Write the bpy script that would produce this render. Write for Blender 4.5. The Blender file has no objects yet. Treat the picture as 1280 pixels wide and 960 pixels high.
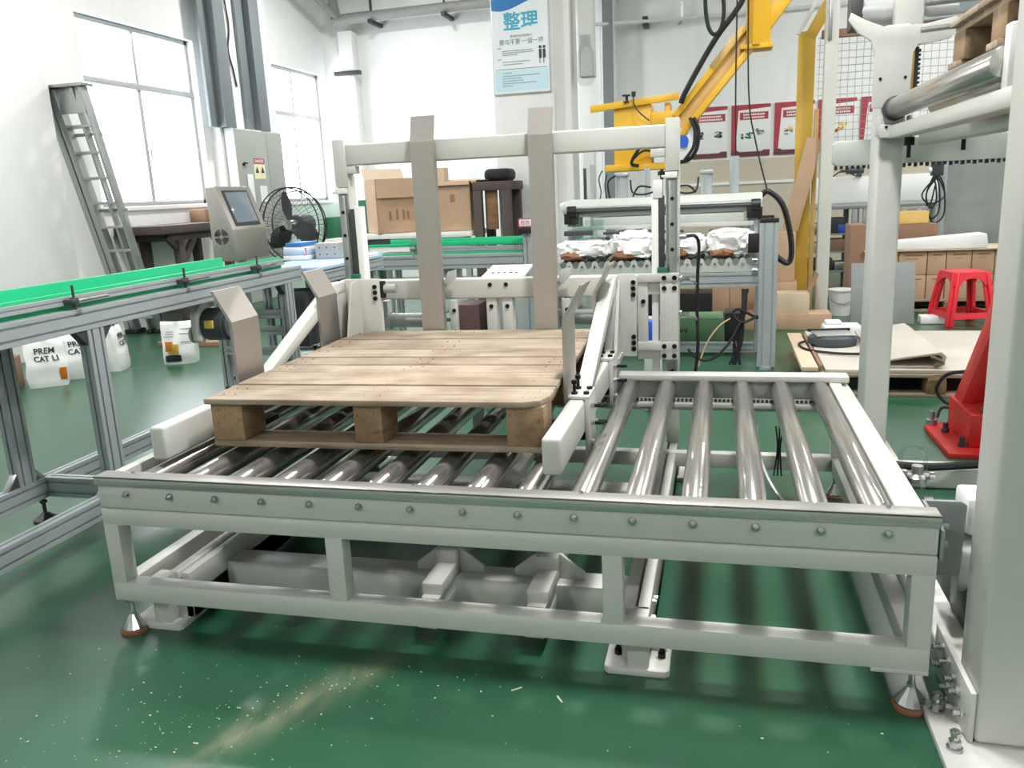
import bpy, bmesh, math, random
from mathutils import Vector, Matrix, noise
random.seed(11)
D = bpy.data
SC = bpy.context.scene
COL = SC.collection
PI = math.pi

# ---------------------------------------------------------------- camera
cam = D.cameras.new('camera'); cam_o = D.objects.new('camera', cam); COL.objects.link(cam_o)
cam.sensor_width = 36.0; cam.lens = 36.0 * 1025.06 / 1280.0
cam.clip_start = 0.05; cam.clip_end = 100
cam_o.location = (1.7643, -2.0150, 1.3352)
cam_o.rotation_euler = (1.3406, 0.0452, 0.2428)
SC.camera = cam_o

# ---------------------------------------------------------------- sky, exposure
W = D.worlds.new('overcast_sky'); SC.world = W; W.use_nodes = True
_bg = W.node_tree.nodes['Background']
_bg.inputs[0].default_value = (0.93, 0.97, 1.0, 1); _bg.inputs[1].default_value = 10.0
SC.view_settings.view_transform = 'Standard'; SC.view_settings.look = 'None'
SC.view_settings.gamma = 1.0; SC.view_settings.use_curve_mapping = False
SC.view_settings.exposure = 0.17
LAMP_POWER = 104.0            # every high bay lamp in the roof, the two added fill lamps included
LAMP_SPOTS = [(-1.2, -5.0, 4.75), (4.8, -5.0, 4.75), (-3.3, 0.25, 4.75), (1.88, 0.30, 3.9), (1.90, 2.5, 4.75), (7.0, 0.25, 4.75),  # first two, behind the camera, are unseen and added as neutral fill
              (-2.6, 4.0, 4.75), (4.6, 3.8, 4.75), (8.0, 4.2, 4.75), (-2.6, 8.4, 4.75), (4.8, 8.4, 4.75)]   # x, y, height
SC.cycles.max_bounces = 8; SC.cycles.diffuse_bounces = 4; SC.cycles.glossy_bounces = 4
SC.cycles.transmission_bounces = 6; SC.cycles.transparent_max_bounces = 12
SC.cycles.sample_clamp_indirect = 4.0
SC.cycles.caustics_reflective = False; SC.cycles.caustics_refractive = False

# ---------------------------------------------------------------- materials
def lin(c):
    c = c / 255.0
    return c / 12.92 if c <= 0.04045 else ((c + 0.055) / 1.055) ** 2.4
def L3(rgb): return (lin(rgb[0]), lin(rgb[1]), lin(rgb[2]), 1.0)

class NT:
    def __init__(s, name):
        s.m = D.materials.new(name); s.m.use_nodes = True
        s.t = s.m.node_tree; s.n = s.t.nodes; s.l = s.t.links
        s.b = s.n['Principled BSDF']
        s.tc = s.n.new('ShaderNodeTexCoord')
    def node(s, typ, **k):
        n = s.n.new(typ)
        for a, v in k.items(): setattr(n, a, v)
        return n
    def link(s, a, b): s.l.new(a, b)
    def noise(s, scale, detail=4, rough=.55, stretch=(1, 1, 1), coord='Object'):
        mp = s.node('ShaderNodeMapping'); mp.inputs['Scale'].default_value = stretch
        s.link(s.tc.outputs[coord], mp.inputs['Vector'])
        n = s.node('ShaderNodeTexNoise'); n.inputs['Scale'].default_value = scale
        n.inputs['Detail'].default_value = detail; n.inputs['Roughness'].default_value = rough
        s.link(mp.outputs[0], n.inputs['Vector']); return n.outputs['Fac']
    def ramp(s, fac, stops):
        r = s.node('ShaderNodeValToRGB'); e = r.color_ramp.elements
        while len(e) < len(stops): e.new(0.5)
        for q, (p, c) in zip(e, stops): q.position = p; q.color = c
        s.link(fac, r.inputs[0]); return r.outputs[0]
    def mix(s, fac, a, b, mode='MIX'):
        m = s.node('ShaderNodeMix', data_type='RGBA', blend_type=mode)
        for sock, v in ((m.inputs['Factor'], fac), (m.inputs[6], a), (m.inputs[7], b)):
            if isinstance(v, (tuple, float, int)): sock.default_value = v
            else: s.link(v, sock)
        return m.outputs[2]
    def math(s, op, a, b=None, clamp=False):
        m = s.node('ShaderNodeMath', operation=op, use_clamp=clamp)
        for i, v in enumerate((a, b)):
            if v is None: continue
            if isinstance(v, (int, float)): m.inputs[i].default_value = v
            else: s.link(v, m.inputs[i])
        return m.outputs[0]
    def bump(s, h, strength=.2, dist=.01):
        b = s.node('ShaderNodeBump'); b.inputs['Strength'].default_value = strength
        b.inputs['Distance'].default_value = dist
        s.link(h, b.inputs['Height']); s.link(b.outputs[0], s.b.inputs['Normal'])

def pbr(name, rgb, rough=.5, metal=0.0, var=.10, scale=5, bump=0, bscale=80, stretch=(1, 1, 1), rvar=.08, spec=None, alpha=None):
    t = NT(name)
    c = L3(rgb)
    f = t.noise(scale, 5, .6, stretch)
    dark = tuple(x * (1 - var) for x in c[:3]) + (1,)
    lite = tuple(min(1, x * (1 + var * .6)) for x in c[:3]) + (1,)
    t.link(t.ramp(f, [(.3, dark), (.7, lite)]), t.b.inputs['Base Color'])
    if rvar:
        g = t.noise(scale * 2.3, 3, .6, stretch)
        r = t.node('ShaderNodeMapRange'); t.link(g, r.inputs[0])
        r.inputs[3].default_value = max(.02, rough - rvar); r.inputs[4].default_value = min(1, rough + rvar)
        t.link(r.outputs[0], t.b.inputs['Roughness'])
    else: t.b.inputs['Roughness'].default_value = rough
    t.b.inputs['Metallic'].default_value = metal
    if spec is not None: t.b.inputs['Specular IOR Level'].default_value = spec
    if bump: t.bump(t.noise(bscale, 4, .6, stretch), bump, .004)
    return t.m

def wood(name, rgb, dark, along='X'):
    t = NT(name)
    st = {'X': (1, 14, 14), 'Y': (14, 1, 14), 'Z': (14, 14, 1)}[along]
    inf = t.node('ShaderNodeObjectInfo')
    off = t.node('ShaderNodeVectorMath', operation='SCALE'); off.inputs['Scale'].default_value = 13.0
    cmb = t.node('ShaderNodeCombineXYZ')
    for i in range(3): t.link(inf.outputs['Random'], cmb.inputs[i])
    t.link(cmb.outputs[0], off.inputs[0])
    add = t.node('ShaderNodeVectorMath', operation='ADD'); t.link(t.tc.outputs['Object'], add.inputs[0]); t.link(off.outputs[0], add.inputs[1])
    mp = t.node('ShaderNodeMapping'); mp.inputs['Scale'].default_value = st; t.link(add.outputs[0], mp.inputs[0])
    n1 = t.node('ShaderNodeTexNoise'); n1.inputs['Scale'].default_value = 3.2; n1.inputs['Detail'].default_value = 6; n1.inputs['Roughness'].default_value = .65
    t.link(mp.outputs[0], n1.inputs['Vector'])
    n2 = t.node('ShaderNodeTexNoise'); n2.inputs['Scale'].default_value = 5; n2.inputs['Detail'].default_value = 5
    t.link(add.outputs[0], n2.inputs['Vector'])
    c = L3(rgb); dk = L3(dark)
    mid = tuple((a * .75 + b * .25) for a, b in zip(c, dk))
    grain = t.ramp(n1.outputs[0], [(.28, dk), (.42, mid), (.55, c), (.78, tuple(min(1, x * 1.1) for x in c[:3]) + (1,))])
    dirt = t.ramp(n2.outputs[0], [(.35, (.66, .62, .58, 1)), (.6, (1, 1, 1, 1))])
    tone = t.node('ShaderNodeMapRange'); t.link(inf.outputs['Random'], tone.inputs[0]); tone.inputs[3].default_value = .86; tone.inputs[4].default_value = 1.06
    cc = t.mix(1.0, grain, dirt, 'MULTIPLY')
    vm = t.node('ShaderNodeVectorMath', operation='SCALE'); t.link(cc, vm.inputs[0]); t.link(tone.outputs[0], vm.inputs['Scale'])
    t.link(vm.outputs[0], t.b.inputs['Base Color'])
    t.b.inputs['Roughness'].default_value = .75
    t.bump(n1.outputs[0], .35, .003)
    return t.m

def floor_material():
    t = NT('green_epoxy_floor')
    big = t.noise(.55, 5, .6); fine = t.noise(9, 6, .7)
    c = t.ramp(big, [(.3, L3((29, 74, 50))), (.7, L3((38, 90, 62)))])
    c = t.mix(t.math('MULTIPLY', fine, .3), c, L3((52, 102, 82)))
    # a dusty drag trail across the floor, from under the conveyor to the lower left
    sep = t.node('ShaderNodeSeparateXYZ'); t.link(t.tc.outputs['Object'], sep.inputs[0])
    ax, ay, bx, by = .84, .03, .48, -.55
    L = math.hypot(bx - ax, by - ay); ux, uy = (bx - ax) / L, (by - ay) / L
    dx = t.math('SUBTRACT', sep.outputs[0], ax); dy = t.math('SUBTRACT', sep.outputs[1], ay)
    u = t.math('ADD', t.math('MULTIPLY', dx, ux), t.math('MULTIPLY', dy, uy))
    v = t.math('ABSOLUTE', t.math('SUBTRACT', t.math('MULTIPLY', dx, uy), t.math('MULTIPLY', dy, ux)))
    wv = t.math('POWER', t.math('SUBTRACT', 1.0, t.math('DIVIDE', v, .12), True), 1.8)
    ins = t.math('MULTIPLY', t.math('SUBTRACT', t.math('MULTIPLY', u, 6.0), -.3, True), t.math('SUBTRACT', 4.2, t.math('MULTIPLY', u, 6.0), True))
    nz = t.ramp(t.noise(16, 6, .75, (1, .25, 1)), [(.32, (0, 0, 0, 1)), (.7, (1, 1, 1, 1))])
    trail = t.math('MULTIPLY', t.math('MULTIPLY', wv, ins), nz)
    c = t.mix(t.math('MULTIPLY', trail, .8), c, L3((148, 142, 114)))
    t.link(c, t.b.inputs['Base Color']); t.b.inputs['Specular IOR Level'].default_value = .85
    r = t.node('ShaderNodeMapRange'); t.link(t.noise(1.1, 2, .5), r.inputs[0])
    r.inputs[1].default_value = .3; r.inputs[2].default_value = .7
    r.inputs[3].default_value = .26; r.inputs[4].default_value = .36
    t.link(t.math('ADD', r.outputs[0], t.math('MULTIPLY', trail, .4)), t.b.inputs['Roughness'])
    return t.m

def wall_material(name, rgb, stain):
    t = NT(name)
    c = L3(rgb); f = t.noise(.9, 6, .65); g = t.noise(3, 6, .7, (1, 1, .15))
    k = t.ramp(f, [(.3, tuple(x * .93 for x in c[:3]) + (1,)), (.65, c)])
    k = t.mix(t.math('MULTIPLY', t.ramp(g, [(.55, (0, 0, 0, 1)), (.8, (1, 1, 1, 1))]), .35), k, L3(stain))
    t.link(k, t.b.inputs['Base Color']); t.b.inputs['Roughness'].default_value = .7
    t.bump(t.noise(30, 4, .6), .08, .005)
    return t.m

def brushed(name, rgb, rough, stretch, var=.22, rv=.1):
    t = NT(name); c = L3(rgb)
    n = t.noise(6, 6, .7, stretch); n2 = t.noise(2.5, 4, .6)
    k = t.ramp(n, [(.28, tuple(x * (1 - var) for x in c[:3]) + (1,)), (.7, c)])
    k = t.mix(t.math('MULTIPLY', t.ramp(n2, [(.45, (0, 0, 0, 1)), (.75, (1, 1, 1, 1))]), .35), k, tuple(x * .86 for x in c[:3]) + (1,))
    t.link(k, t.b.inputs['Base Color']); t.b.inputs['Metallic'].default_value = .85
    r = t.node('ShaderNodeMapRange'); t.link(n, r.inputs[0]); r.inputs[3].default_value = rough - rv; r.inputs[4].default_value = rough + rv
    t.link(r.outputs[0], t.b.inputs['Roughness'])
    return t.m

def emis(name, rgb, k):
    t = NT(name); t.b.inputs['Base Color'].default_value = (0.8, .8, .8, 1)
    t.b.inputs['Emission Color'].default_value = L3(rgb); t.b.inputs['Emission Strength'].default_value = k
    return t.m

def thin_glass(name, tint=(1, 1, 1), gloss=.1, rough=.02):
    m = D.materials.new(name); m.use_nodes = True; n = m.node_tree.nodes; l = m.node_tree.links
    n.remove(n['Principled BSDF'])
    tr = n.new('ShaderNodeBsdfTransparent'); tr.inputs[0].default_value = tint + (1,)
    gl = n.new('ShaderNodeBsdfGlossy'); gl.inputs['Roughness'].default_value = rough
    mx = n.new('ShaderNodeMixShader')
    lw = n.new('ShaderNodeLayerWeight'); lw.inputs[0].default_value = .5
    pw = n.new('ShaderNodeMath'); pw.operation = 'POWER'; pw.inputs[1].default_value = 4; l.new(lw.outputs['Facing'], pw.inputs[0])
    ml = n.new('ShaderNodeMath'); ml.operation = 'MULTIPLY_ADD'; ml.inputs[1].default_value = .5; ml.inputs[2].default_value = gloss * .4; l.new(pw.outputs[0], ml.inputs[0])
    l.new(ml.outputs[0], mx.inputs[0]); l.new(tr.outputs[0], mx.inputs[1]); l.new(gl.outputs[0], mx.inputs[2])
    l.new(mx.outputs[0], n['Material Output'].inputs[0])
    return m

MT = dict(
    floor=floor_material(),
    wall=wall_material('white_plaster', (246, 246, 246), (206, 203, 200)),
    dado=wall_material('pale_green_dado', (205, 224, 212), (190, 200, 190)),
    kraftwall=wall_material('tan_wall_covering', (206, 196, 178), (170, 156, 132)),
    ceiling=pbr('ceiling_sheet', (205, 207, 206), .8),
    paint=pbr('off_white_machine_paint', (202, 202, 197), .38, var=.05, scale=3, rvar=.05),
    paint2=pbr('light_grey_machine_paint', (186, 190, 185), .42, var=.06, scale=3),
    stainless=brushed('brushed_stainless', (186, 180, 174), .42, (30, 30, 1.2), .12),
    stainh=brushed('brushed_stainless_strip', (205, 203, 200), .38, (.4, 30, 30), .10),
    roller=brushed('roller_steel', (206, 203, 199), .22, (24, .3, 24), .20, .06),
    chrome=pbr('bright_steel', (205, 205, 205), .18, 1, var=.05),
    zinc=pbr('zinc_steel', (170, 172, 172), .35, 1, var=.12),
    black=pbr('black_plastic', (24, 24, 26), .45, var=.15),
    blackox=pbr('black_oxide_bolt', (28, 28, 30), .35, .6, var=.1),
    rubber=pbr('black_rubber', (22, 22, 24), .7),
    dark=pbr('dark_grey_plastic', (58, 60, 62), .5),
    alu=pbr('anodised_aluminium', (164, 171, 174), .42, .15, var=.06, stretch=(1, 1, 1)),
    slot=pbr('extrusion_slot', (70, 76, 78), .5, .4),
    green=pbr('green_guide_plastic', (22, 186, 124), .4, var=.05),
    beltb=pbr('pale_blue_belt', (178, 200, 226), .45, var=.06),
    beltd=pbr('dark_green_belt', (52, 70, 64), .6),
    wood_x=wood('pallet_wood_x', (176, 159, 140), (124, 106, 88), 'X'),
    wood_y=wood('pallet_wood_y', (178, 154, 128), (126, 102, 78), 'Y'),
    wood_b=wood('pallet_block_wood', (168, 140, 108), (122, 96, 70), 'Y'),
    wood_d=wood('brown_old_wood', (150, 112, 82), (92, 66, 48), 'X'),
    card=pbr('cardboard', (184, 154, 128), .8, var=.08, scale=4, bump=.05),
    card2=pbr('cardboard_light', (204, 184, 160), .8, var=.06, scale=4),
    cardd=pbr('cardboard_brown', (148, 116, 94), .8, var=.12, scale=4),
    tape=pbr('parcel_tape', (204, 178, 140), .3),
    felt=pbr('grey_white_sheet', (192, 186, 178), .85, var=.06, bump=.1),
    feltd=pbr('sheet_edge', (120, 104, 90), .9),
    darkwood=pbr('dark_brown_timber', (84, 72, 70), .8, var=.2, scale=3, stretch=(1, 1, 1)),
    steelgrey=wall_material('grey_painted_steel', (126, 134, 138), (96, 100, 100)),
    cabgrey=pbr('grey_cabinet_paint', (160, 163, 157), .5, var=.04),
    cabside=pbr('pale_cabinet_paint', (214, 218, 214), .5, var=.04),
    alulad=brushed('ladder_aluminium', (188, 190, 190), .4, (20, 20, 1), .15),
    frame=pbr('window_frame_aluminium', (196, 198, 202), .4, .3, var=.04),
    glass=thin_glass('window_glass'),
    acryl=thin_glass('clear_acrylic', (.86, .93, .92)),
    clearp=thin_glass('clear_plastic_tube', (.9, .92, .92)),
    yellow=pbr('yellow_machine_paint', (226, 176, 44), .4, var=.08, scale=3),
    yelpale=pbr('worn_yellow_paint', (214, 178, 110), .45, var=.12),
    red=pbr('red_machine_paint', (196, 44, 44), .35, var=.06),
    redpl=pbr('red_stool_plastic', (226, 46, 62), .35, var=.05),
    white=pbr('white_plastic', (236, 236, 234), .45, var=.03),
    bagw=pbr('white_bag_film', (236, 236, 236), .35, var=.04, bump=.15, bscale=22),
    bagk=pbr('brown_kibble_fill', (138, 92, 64), .6, var=.25, scale=20),
    paper=pbr('white_paper', (240, 241, 242), .6, var=.02),
    posterb=pbr('poster_pale_blue', (206, 234, 246), .35, var=.02),
    posterg=pbr('poster_white_print', (240, 246, 250), .35, var=.02),
    blue=pbr('blue_print', (38, 120, 190), .4),
    cyan=pbr('cyan_print', (70, 178, 208), .4),
    ink=pbr('dark_print', (62, 66, 72), .5),
    inkb=pbr('black_print', (30, 30, 32), .5),
    greyink=pbr('grey_print', (138, 144, 150), .5),
    redp=pbr('red_print', (176, 58, 74), .4),
    maroon=pbr('dark_red_print', (104, 52, 62), .4),
    orange=pbr('orange_print', (232, 150, 50), .45),
    yelp=pbr('yellow_print', (238, 204, 84), .45),
    pinkp=pbr('pale_pink_print', (236, 206, 200), .5),
    darkred=pbr('dark_reddish_box', (86, 62, 62), .6),
    yellow2=pbr('fence_yellow_paint', (206, 168, 62), .45, var=.1),
    labely=pbr('pale_yellow_label', (244, 234, 188), .5),
    screen=pbr('grey_screen_glass', (120, 132, 142), .12, var=.05),
    motor=pbr('dark_motor_paint', (74, 80, 86), .45),
    silverm=pbr('silver_motor_casing', (186, 188, 190), .35, .5, var=.05),
    vent=pbr('dark_vent', (40, 42, 42), .6),
    yplast=pbr('pale_yellow_box', (222, 186, 110), .6),
    bluep=pbr('blue_plastic', (40, 92, 200), .4),
    lampw=emis('lamp_diffuser', (255, 255, 255), 4.0),
    gpanel=pbr('grey_partition_panel', (140, 146, 146), .6, var=.1, scale=4),
    alup=brushed('sheet_aluminium', (186, 190, 192), .35, (1, 30, 30), .1),
    greenbox=pbr('green_bin_plastic', (128, 170, 132), .55, var=.05),
    dgreen=pbr('dark_green_paint', (30, 110, 76), .5),
    pipew=pbr('pale_pipe_paint', (224, 224, 222), .5, var=.04),
    pipeg=pbr('grey_pipe_paint', (150, 150, 148), .5, var=.08),
    goldm=pbr('brass_strip', (196, 160, 90), .3, .8),
    orangepad=pbr('rust_stain_pad', (146, 92, 66), .6),
    crumb=pbr('pale_crumbs', (206, 206, 186), .8),
)
# ---------------------------------------------------------------- mesh helpers
ORG = {}
def smooth_pts(pts, k=6):
    P = [Vector(p) for p in pts]
    if len(P) < 3 or k < 2: return P
    out = []
    for i in range(len(P) - 1):
        a = P[max(0, i - 1)]; b = P[i]; c = P[i + 1]; d = P[min(len(P) - 1, i + 2)]
        for j in range(k):
            t = j / k
            out.append(.5 * ((2 * b) + (c - a) * t + (2 * a - 5 * b + 4 * c - d) * t * t + (3 * b - a - 3 * c + d) * t ** 3))
    out.append(P[-1]); return out

class MB:
    def __init__(s): s.bm = bmesh.new()
    def _add(s, t, M=None):
        if M is not None: t.transform(M)
        me = D.meshes.new('tmp'); t.to_mesh(me); t.free(); s.bm.from_mesh(me); D.meshes.remove(me); return s
    def box(s, x0, x1, y0, y1, z0, z1, b=0, seg=2, M=None):
        t = bmesh.new(); bmesh.ops.create_cube(t, size=1)
        for v in t.verts: v.co = Vector(((x0 + x1) / 2 + v.co.x * (x1 - x0), (y0 + y1) / 2 + v.co.y * (y1 - y0), (z0 + z1) / 2 + v.co.z * (z1 - z0)))
        if b: bmesh.ops.bevel(t, geom=list(t.edges), offset=b, segments=seg, affect='EDGES', profile=.5, clamp_overlap=True)
        return s._add(t, M)
    def cyl(s, p, q, r, r2=None, n=16, caps=True):
        p = Vector(p); q = Vector(q); d = q - p; t = bmesh.new()
        bmesh.ops.create_cone(t, cap_ends=caps, segments=n, radius1=r, radius2=r if r2 is None else r2, depth=d.length)
        return s._add(t, Matrix.Translation((p + q) / 2) @ d.to_track_quat('Z', 'Y').to_matrix().to_4x4())
    def sphere(s, c, r, n=12, sc=(1, 1, 1)):
        t = bmesh.new(); bmesh.ops.create_uvsphere(t, u_segments=n, v_segments=max(4, n // 2), radius=r)
        return s._add(t, Matrix.Translation(c) @ Matrix.Diagonal((*sc, 1)))
    def tube(s, pts, r, n=8, k=6, closed=False):
        P = smooth_pts(pts, k); t = bmesh.new(); rings = []
        up = None
        for i, p in enumerate(P):
            d = (P[min(i + 1, len(P) - 1)] - P[max(i - 1, 0)]).normalized()
            if up is None:
                up = Vector((0, 0, 1)) if abs(d.z) < .9 else Vector((1, 0, 0))
            a = d.cross(up)
            if a.length < 1e-5: a = d.cross(Vector((0, 1, 0)))
            a.normalize(); b = a.cross(d).normalized(); up = b
            rings.append([t.verts.new(p + r * (math.cos(2 * PI * j / n) * a + math.sin(2 * PI * j / n) * b)) for j in range(n)])
        for i in range(len(rings) - 1):
            for j in range(n): t.faces.new((rings[i][j], rings[i][(j + 1) % n], rings[i + 1][(j + 1) % n], rings[i + 1][j]))
        t.faces.new(rings[0][::-1]); t.faces.new(rings[-1])
        bmesh.ops.recalc_face_normals(t, faces=list(t.faces))
        return s._add(t)
    def prism(s, prof, axis, a, b, bev=0, M=None):
        """prof: polygon in the plane normal to axis ('x': (y,z), 'y': (x,z), 'z': (x,y)), extruded from a to b."""
        t = bmesh.new()
        def P(u, v, w): return {'x': (w, u, v), 'y': (u, w, v), 'z': (u, v, w)}[axis]
        A = [t.verts.new(P(u, v, a)) for u, v in prof]; B = [t.verts.new(P(u, v, b)) for u, v in prof]
        n = len(prof); t.faces.new(A); t.faces.new(B[::-1])
        for i in range(n): t.faces.new((A[i], B[i], B[(i + 1) % n], A[(i + 1) % n]))
        bmesh.ops.recalc_face_normals(t, faces=list(t.faces))
        if bev: bmesh.ops.bevel(t, geom=list(t.edges), offset=bev, segments=2, affect='EDGES', profile=.5, clamp_overlap=True)
        return s._add(t, M)
    def bar(s, p, q, w, h, b=0, up=(0, 0, 1), over=0):
        """square bar from p to q, w across and h along 'up'."""
        p = Vector(p); q = Vector(q); d = (q - p); L = d.length; d.normalize()
        u = Vector(up); a = d.cross(u)
        if a.length < 1e-5: a = d.cross(Vector((0, 1, 0)))
        a.normalize(); u = a.cross(d).normalized()
        M = Matrix((a, d, u)).transposed().to_4x4(); M.translation = p
        return s.box(-w / 2, w / 2, -over, L + over, -h / 2, h / 2, b, 2, M)
    def ext(s, p, q, w, h, nw=1, nh=1, up=(0, 0, 1), sw=.010, sd=.008):
        """aluminium T-slot extrusion from p to q; w across, h along up, nw/nh slots on the wide/high faces."""
        p = Vector(p); q = Vector(q); d = (q - p); L = d.length; d.normalize()
        u = Vector(up); a = d.cross(u)
        if a.length < 1e-5: a = d.cross(Vector((0, 1, 0)))
        a.normalize(); u = a.cross(d).normalized()
        def side(L_, n):
            out = [(-L_ / 2 + .0015, 0)]
            for i in range(n):
                c = -L_ / 2 + L_ * (i + .5) / n
                out += [(c - sw / 2, 0), (c - sw / 2, sd), (c + sw / 2, sd), (c + sw / 2, 0)]
            return out + [(L_ / 2 - .0015, 0)]
        prof = [(x, -h / 2 + y) for x, y in side(w, nw)] + [(w / 2 - y, x) for x, y in side(h, nh)] \
             + [(-x, h / 2 - y) for x, y in side(w, nw)] + [(-w / 2 + y, -x) for x, y in side(h, nh)]
        M = Matrix((a, d, u)).transposed().to_4x4(); M.translation = p
        t = bmesh.new()
        A = [t.verts.new((x, 0, z)) for x, z in prof]; B = [t.verts.new((x, L, z)) for x, z in prof]
        n = len(prof); t.faces.new(A); t.faces.new(B[::-1])
        for i in range(n): t.faces.new((A[i], B[i], B[(i + 1) % n], A[(i + 1) % n]))
        bmesh.ops.recalc_face_normals(t, faces=list(t.faces))
        return s._add(t, M)
    def lathe(s, prof, c, axis='z', n=24):
        """prof: (radius, height) pairs revolved about axis through c."""
        t = bmesh.new(); rings = []
        for r, h in prof:
            ring = []
            for j in range(n):
                a = 2 * PI * j / n; x, y = r * math.cos(a), r * math.sin(a)
                ring.append(t.verts.new({'z': (x, y, h), 'y': (x, h, y), 'x': (h, x, y)}[axis]))
            rings.append(ring)
        for i in range(len(rings) - 1):
            for j in range(n): t.faces.new((rings[i][j], rings[i][(j + 1) % n], rings[i + 1][(j + 1) % n], rings[i + 1][j]))
        t.faces.new(rings[0]); t.faces.new(rings[-1])
        bmesh.ops.remove_doubles(t, verts=list(t.verts), dist=1e-6)
        bmesh.ops.recalc_face_normals(t, faces=list(t.faces))
        return s._add(t, Matrix.Translation(c))
    def ring(s, c, R, r, axis='y', n=32, m=6):
        t = bmesh.new(); rings = []
        for i in range(n):
            a = 2 * PI * i / n; row = []
            for j in range(m):
                b = 2 * PI * j / m; q = R + r * math.cos(b); w = r * math.sin(b); x, y = q * math.cos(a), q * math.sin(a)
                row.append(t.verts.new({'z': (x, y, w), 'y': (x, w, y), 'x': (w, x, y)}[axis]))
            rings.append(row)
        for i in range(n):
            for j in range(m): t.faces.new((rings[i][j], rings[i][(j + 1) % m], rings[(i + 1) % n][(j + 1) % m], rings[(i + 1) % n][j]))
        bmesh.ops.recalc_face_normals(t, faces=list(t.faces))
        return s._add(t, Matrix.Translation(c))
    def text(s, body, size, M, depth=.0008, align='CENTER', bold=0):
        cu = D.curves.new('txt', 'FONT'); cu.body = body; cu.size = size; cu.extrude = depth; cu.offset = bold
        cu.align_x = align; cu.align_y = 'CENTER'; cu.resolution_u = 2
        o = D.objects.new('txt', cu); COL.objects.link(o)
        dg = bpy.context.evaluated_depsgraph_get()
        me = D.meshes.new_from_object(o.evaluated_get(dg)); me.transform(M); s.bm.from_mesh(me)
        D.meshes.remove(me); D.objects.remove(o); D.curves.remove(cu); return s
    def move(s, M): s.bm.transform(M); return s
    def obj(s, name, mat, parent=None, sharp=38, label=None, kind=None, at=None, smooth=True):
        """link the collected geometry (in world coordinates) as one object under parent."""
        me = D.meshes.new(name)
        org = ORG.get(parent.name) if parent is not None else None
        if org is None:
            if parent is not None: org = Vector((0, 0, 0))
            elif at is not None: org = Vector(at)
            else:
                xs = [v.co for v in s.bm.verts]
                org = Vector(((min(v.x for v in xs) + max(v.x for v in xs)) / 2, (min(v.y for v in xs) + max(v.y for v in xs)) / 2, min(v.z for v in xs)))
        s.bm.transform(Matrix.Translation(-org)); s.bm.to_mesh(me); s.bm.free()
        if smooth:
            me.polygons.foreach_set('use_smooth', [True] * len(me.polygons))
            me.set_sharp_from_angle(angle=math.radians(sharp))
        if mat is not None: me.materials.append(MT[mat] if isinstance(mat, str) else mat)
        o = D.objects.new(name, me); COL.objects.link(o)
        if parent is not None: o.parent = parent; ORG[o.name] = org
        else: o.location = org; ORG[o.name] = org
        if label: o['label'] = label
        if kind: o['kind'] = kind
        return o

def thing(name, label, cat, loc=(0, 0, 0), rotz=0, group=None, local=False):
    o = D.objects.new(name, None); COL.objects.link(o); o.empty_display_size = .05
    o.location = loc; o.rotation_euler = (0, 0, rotz); o['label'] = label; o['category'] = cat
    if group: o['group'] = group
    ORG[o.name] = Vector((0, 0, 0)) if local else Vector(loc)
    return o
def tag(o, label, cat, group=None):
    o['label'] = label; o['category'] = cat
    if group: o['group'] = group
    return o
def struct(name, mb, mat, at=(0, 0, 0), **k):
    o = mb.obj(name, mat, None, at=at, **k); o['kind'] = 'structure'; return o
def clone(o, dx=(0, 0, 0), parent=None):
    """a copy of a part (sharing its mesh) moved by dx."""
    c = o.copy(); COL.objects.link(c); c.location = o.location + Vector(dx)
    if parent is not None: c.parent = parent
    ORG[c.name] = ORG.get(o.name, Vector((0, 0, 0)))
    for g in list(o.children):
        d = g.copy(); COL.objects.link(d); d.parent = c
    return c
def dup(root, loc, rotz, label, group=None):
    r = root.copy(); COL.objects.link(r); r.location = loc; r.rotation_euler = (0, 0, rotz); r['label'] = label
    if group: r['group'] = group
    for ch in list(root.children):
        c = ch.copy(); COL.objects.link(c); c.parent = r
        for g in list(ch.children):
            d = g.copy(); COL.objects.link(d); d.parent = c
    return r
def lerp(a, b, t): return a + (b - a) * t
def RZ(a): return Matrix.Rotation(a, 4, 'Z')
def TR(x, y, z): return Matrix.Translation((x, y, z))
FACE_Y = Matrix.Rotation(PI / 2, 4, 'X')             # text that faces -y
FACE_X = Matrix.Rotation(PI / 2, 4, 'Z') @ FACE_Y    # text that faces +x

# ================================================================ the hall
struct('floor', MB().box(-6, 9.5, -7.5, 13, -.12, 0), 'floor')
XW, YB = -4.6, 11.2
mb = MB()
def holed_wall(mb, x0, x1, spans, ya, yb, z1):
    """wall in the yz plane with window holes (y0,y1,z0,z1)."""
    y = ya
    for (a, b, c, d) in spans:
        mb.box(x0, x1, y, a, 0, z1); mb.box(x0, x1, a, b, 0, c); mb.box(x0, x1, a, b, d, z1); y = b
    mb.box(x0, x1, y, yb, 0, z1)
WIN = [(5.60, 7.58, 1.37, 3.33), (9.46, 11.05, 1.34, 3.33)]
holed_wall(mb, XW - .24, XW, WIN, -7.5, 13, 6.2)
struct('wall_left', mb, 'wall')
struct('wall_back', MB().box(-4.6, 9.5, YB, YB + .2, 0, 6.2), 'wall')
struct('wall_right', MB().box(9.3, 9.5, -7.5, YB, 0, 6.2), 'wall')
struct('wall_front', MB().box(-4.6, 9.5, -7.7, -7.5, 0, 6.2), 'wall')
struct('ceiling', MB().box(-4.9, 9.5, -7.7, YB + .2, 6.2, 6.3), 'ceiling')
struct('trim_1', MB().box(XW, XW + .012, 9.2, YB, 0, 1.28), 'dado')                       # pale green dado
struct('trim_2', MB().box(XW, XW + .14, 3.2, 4.95, 0, 6.2, .01), 'wall')                  # plaster pier by the ladder
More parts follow.
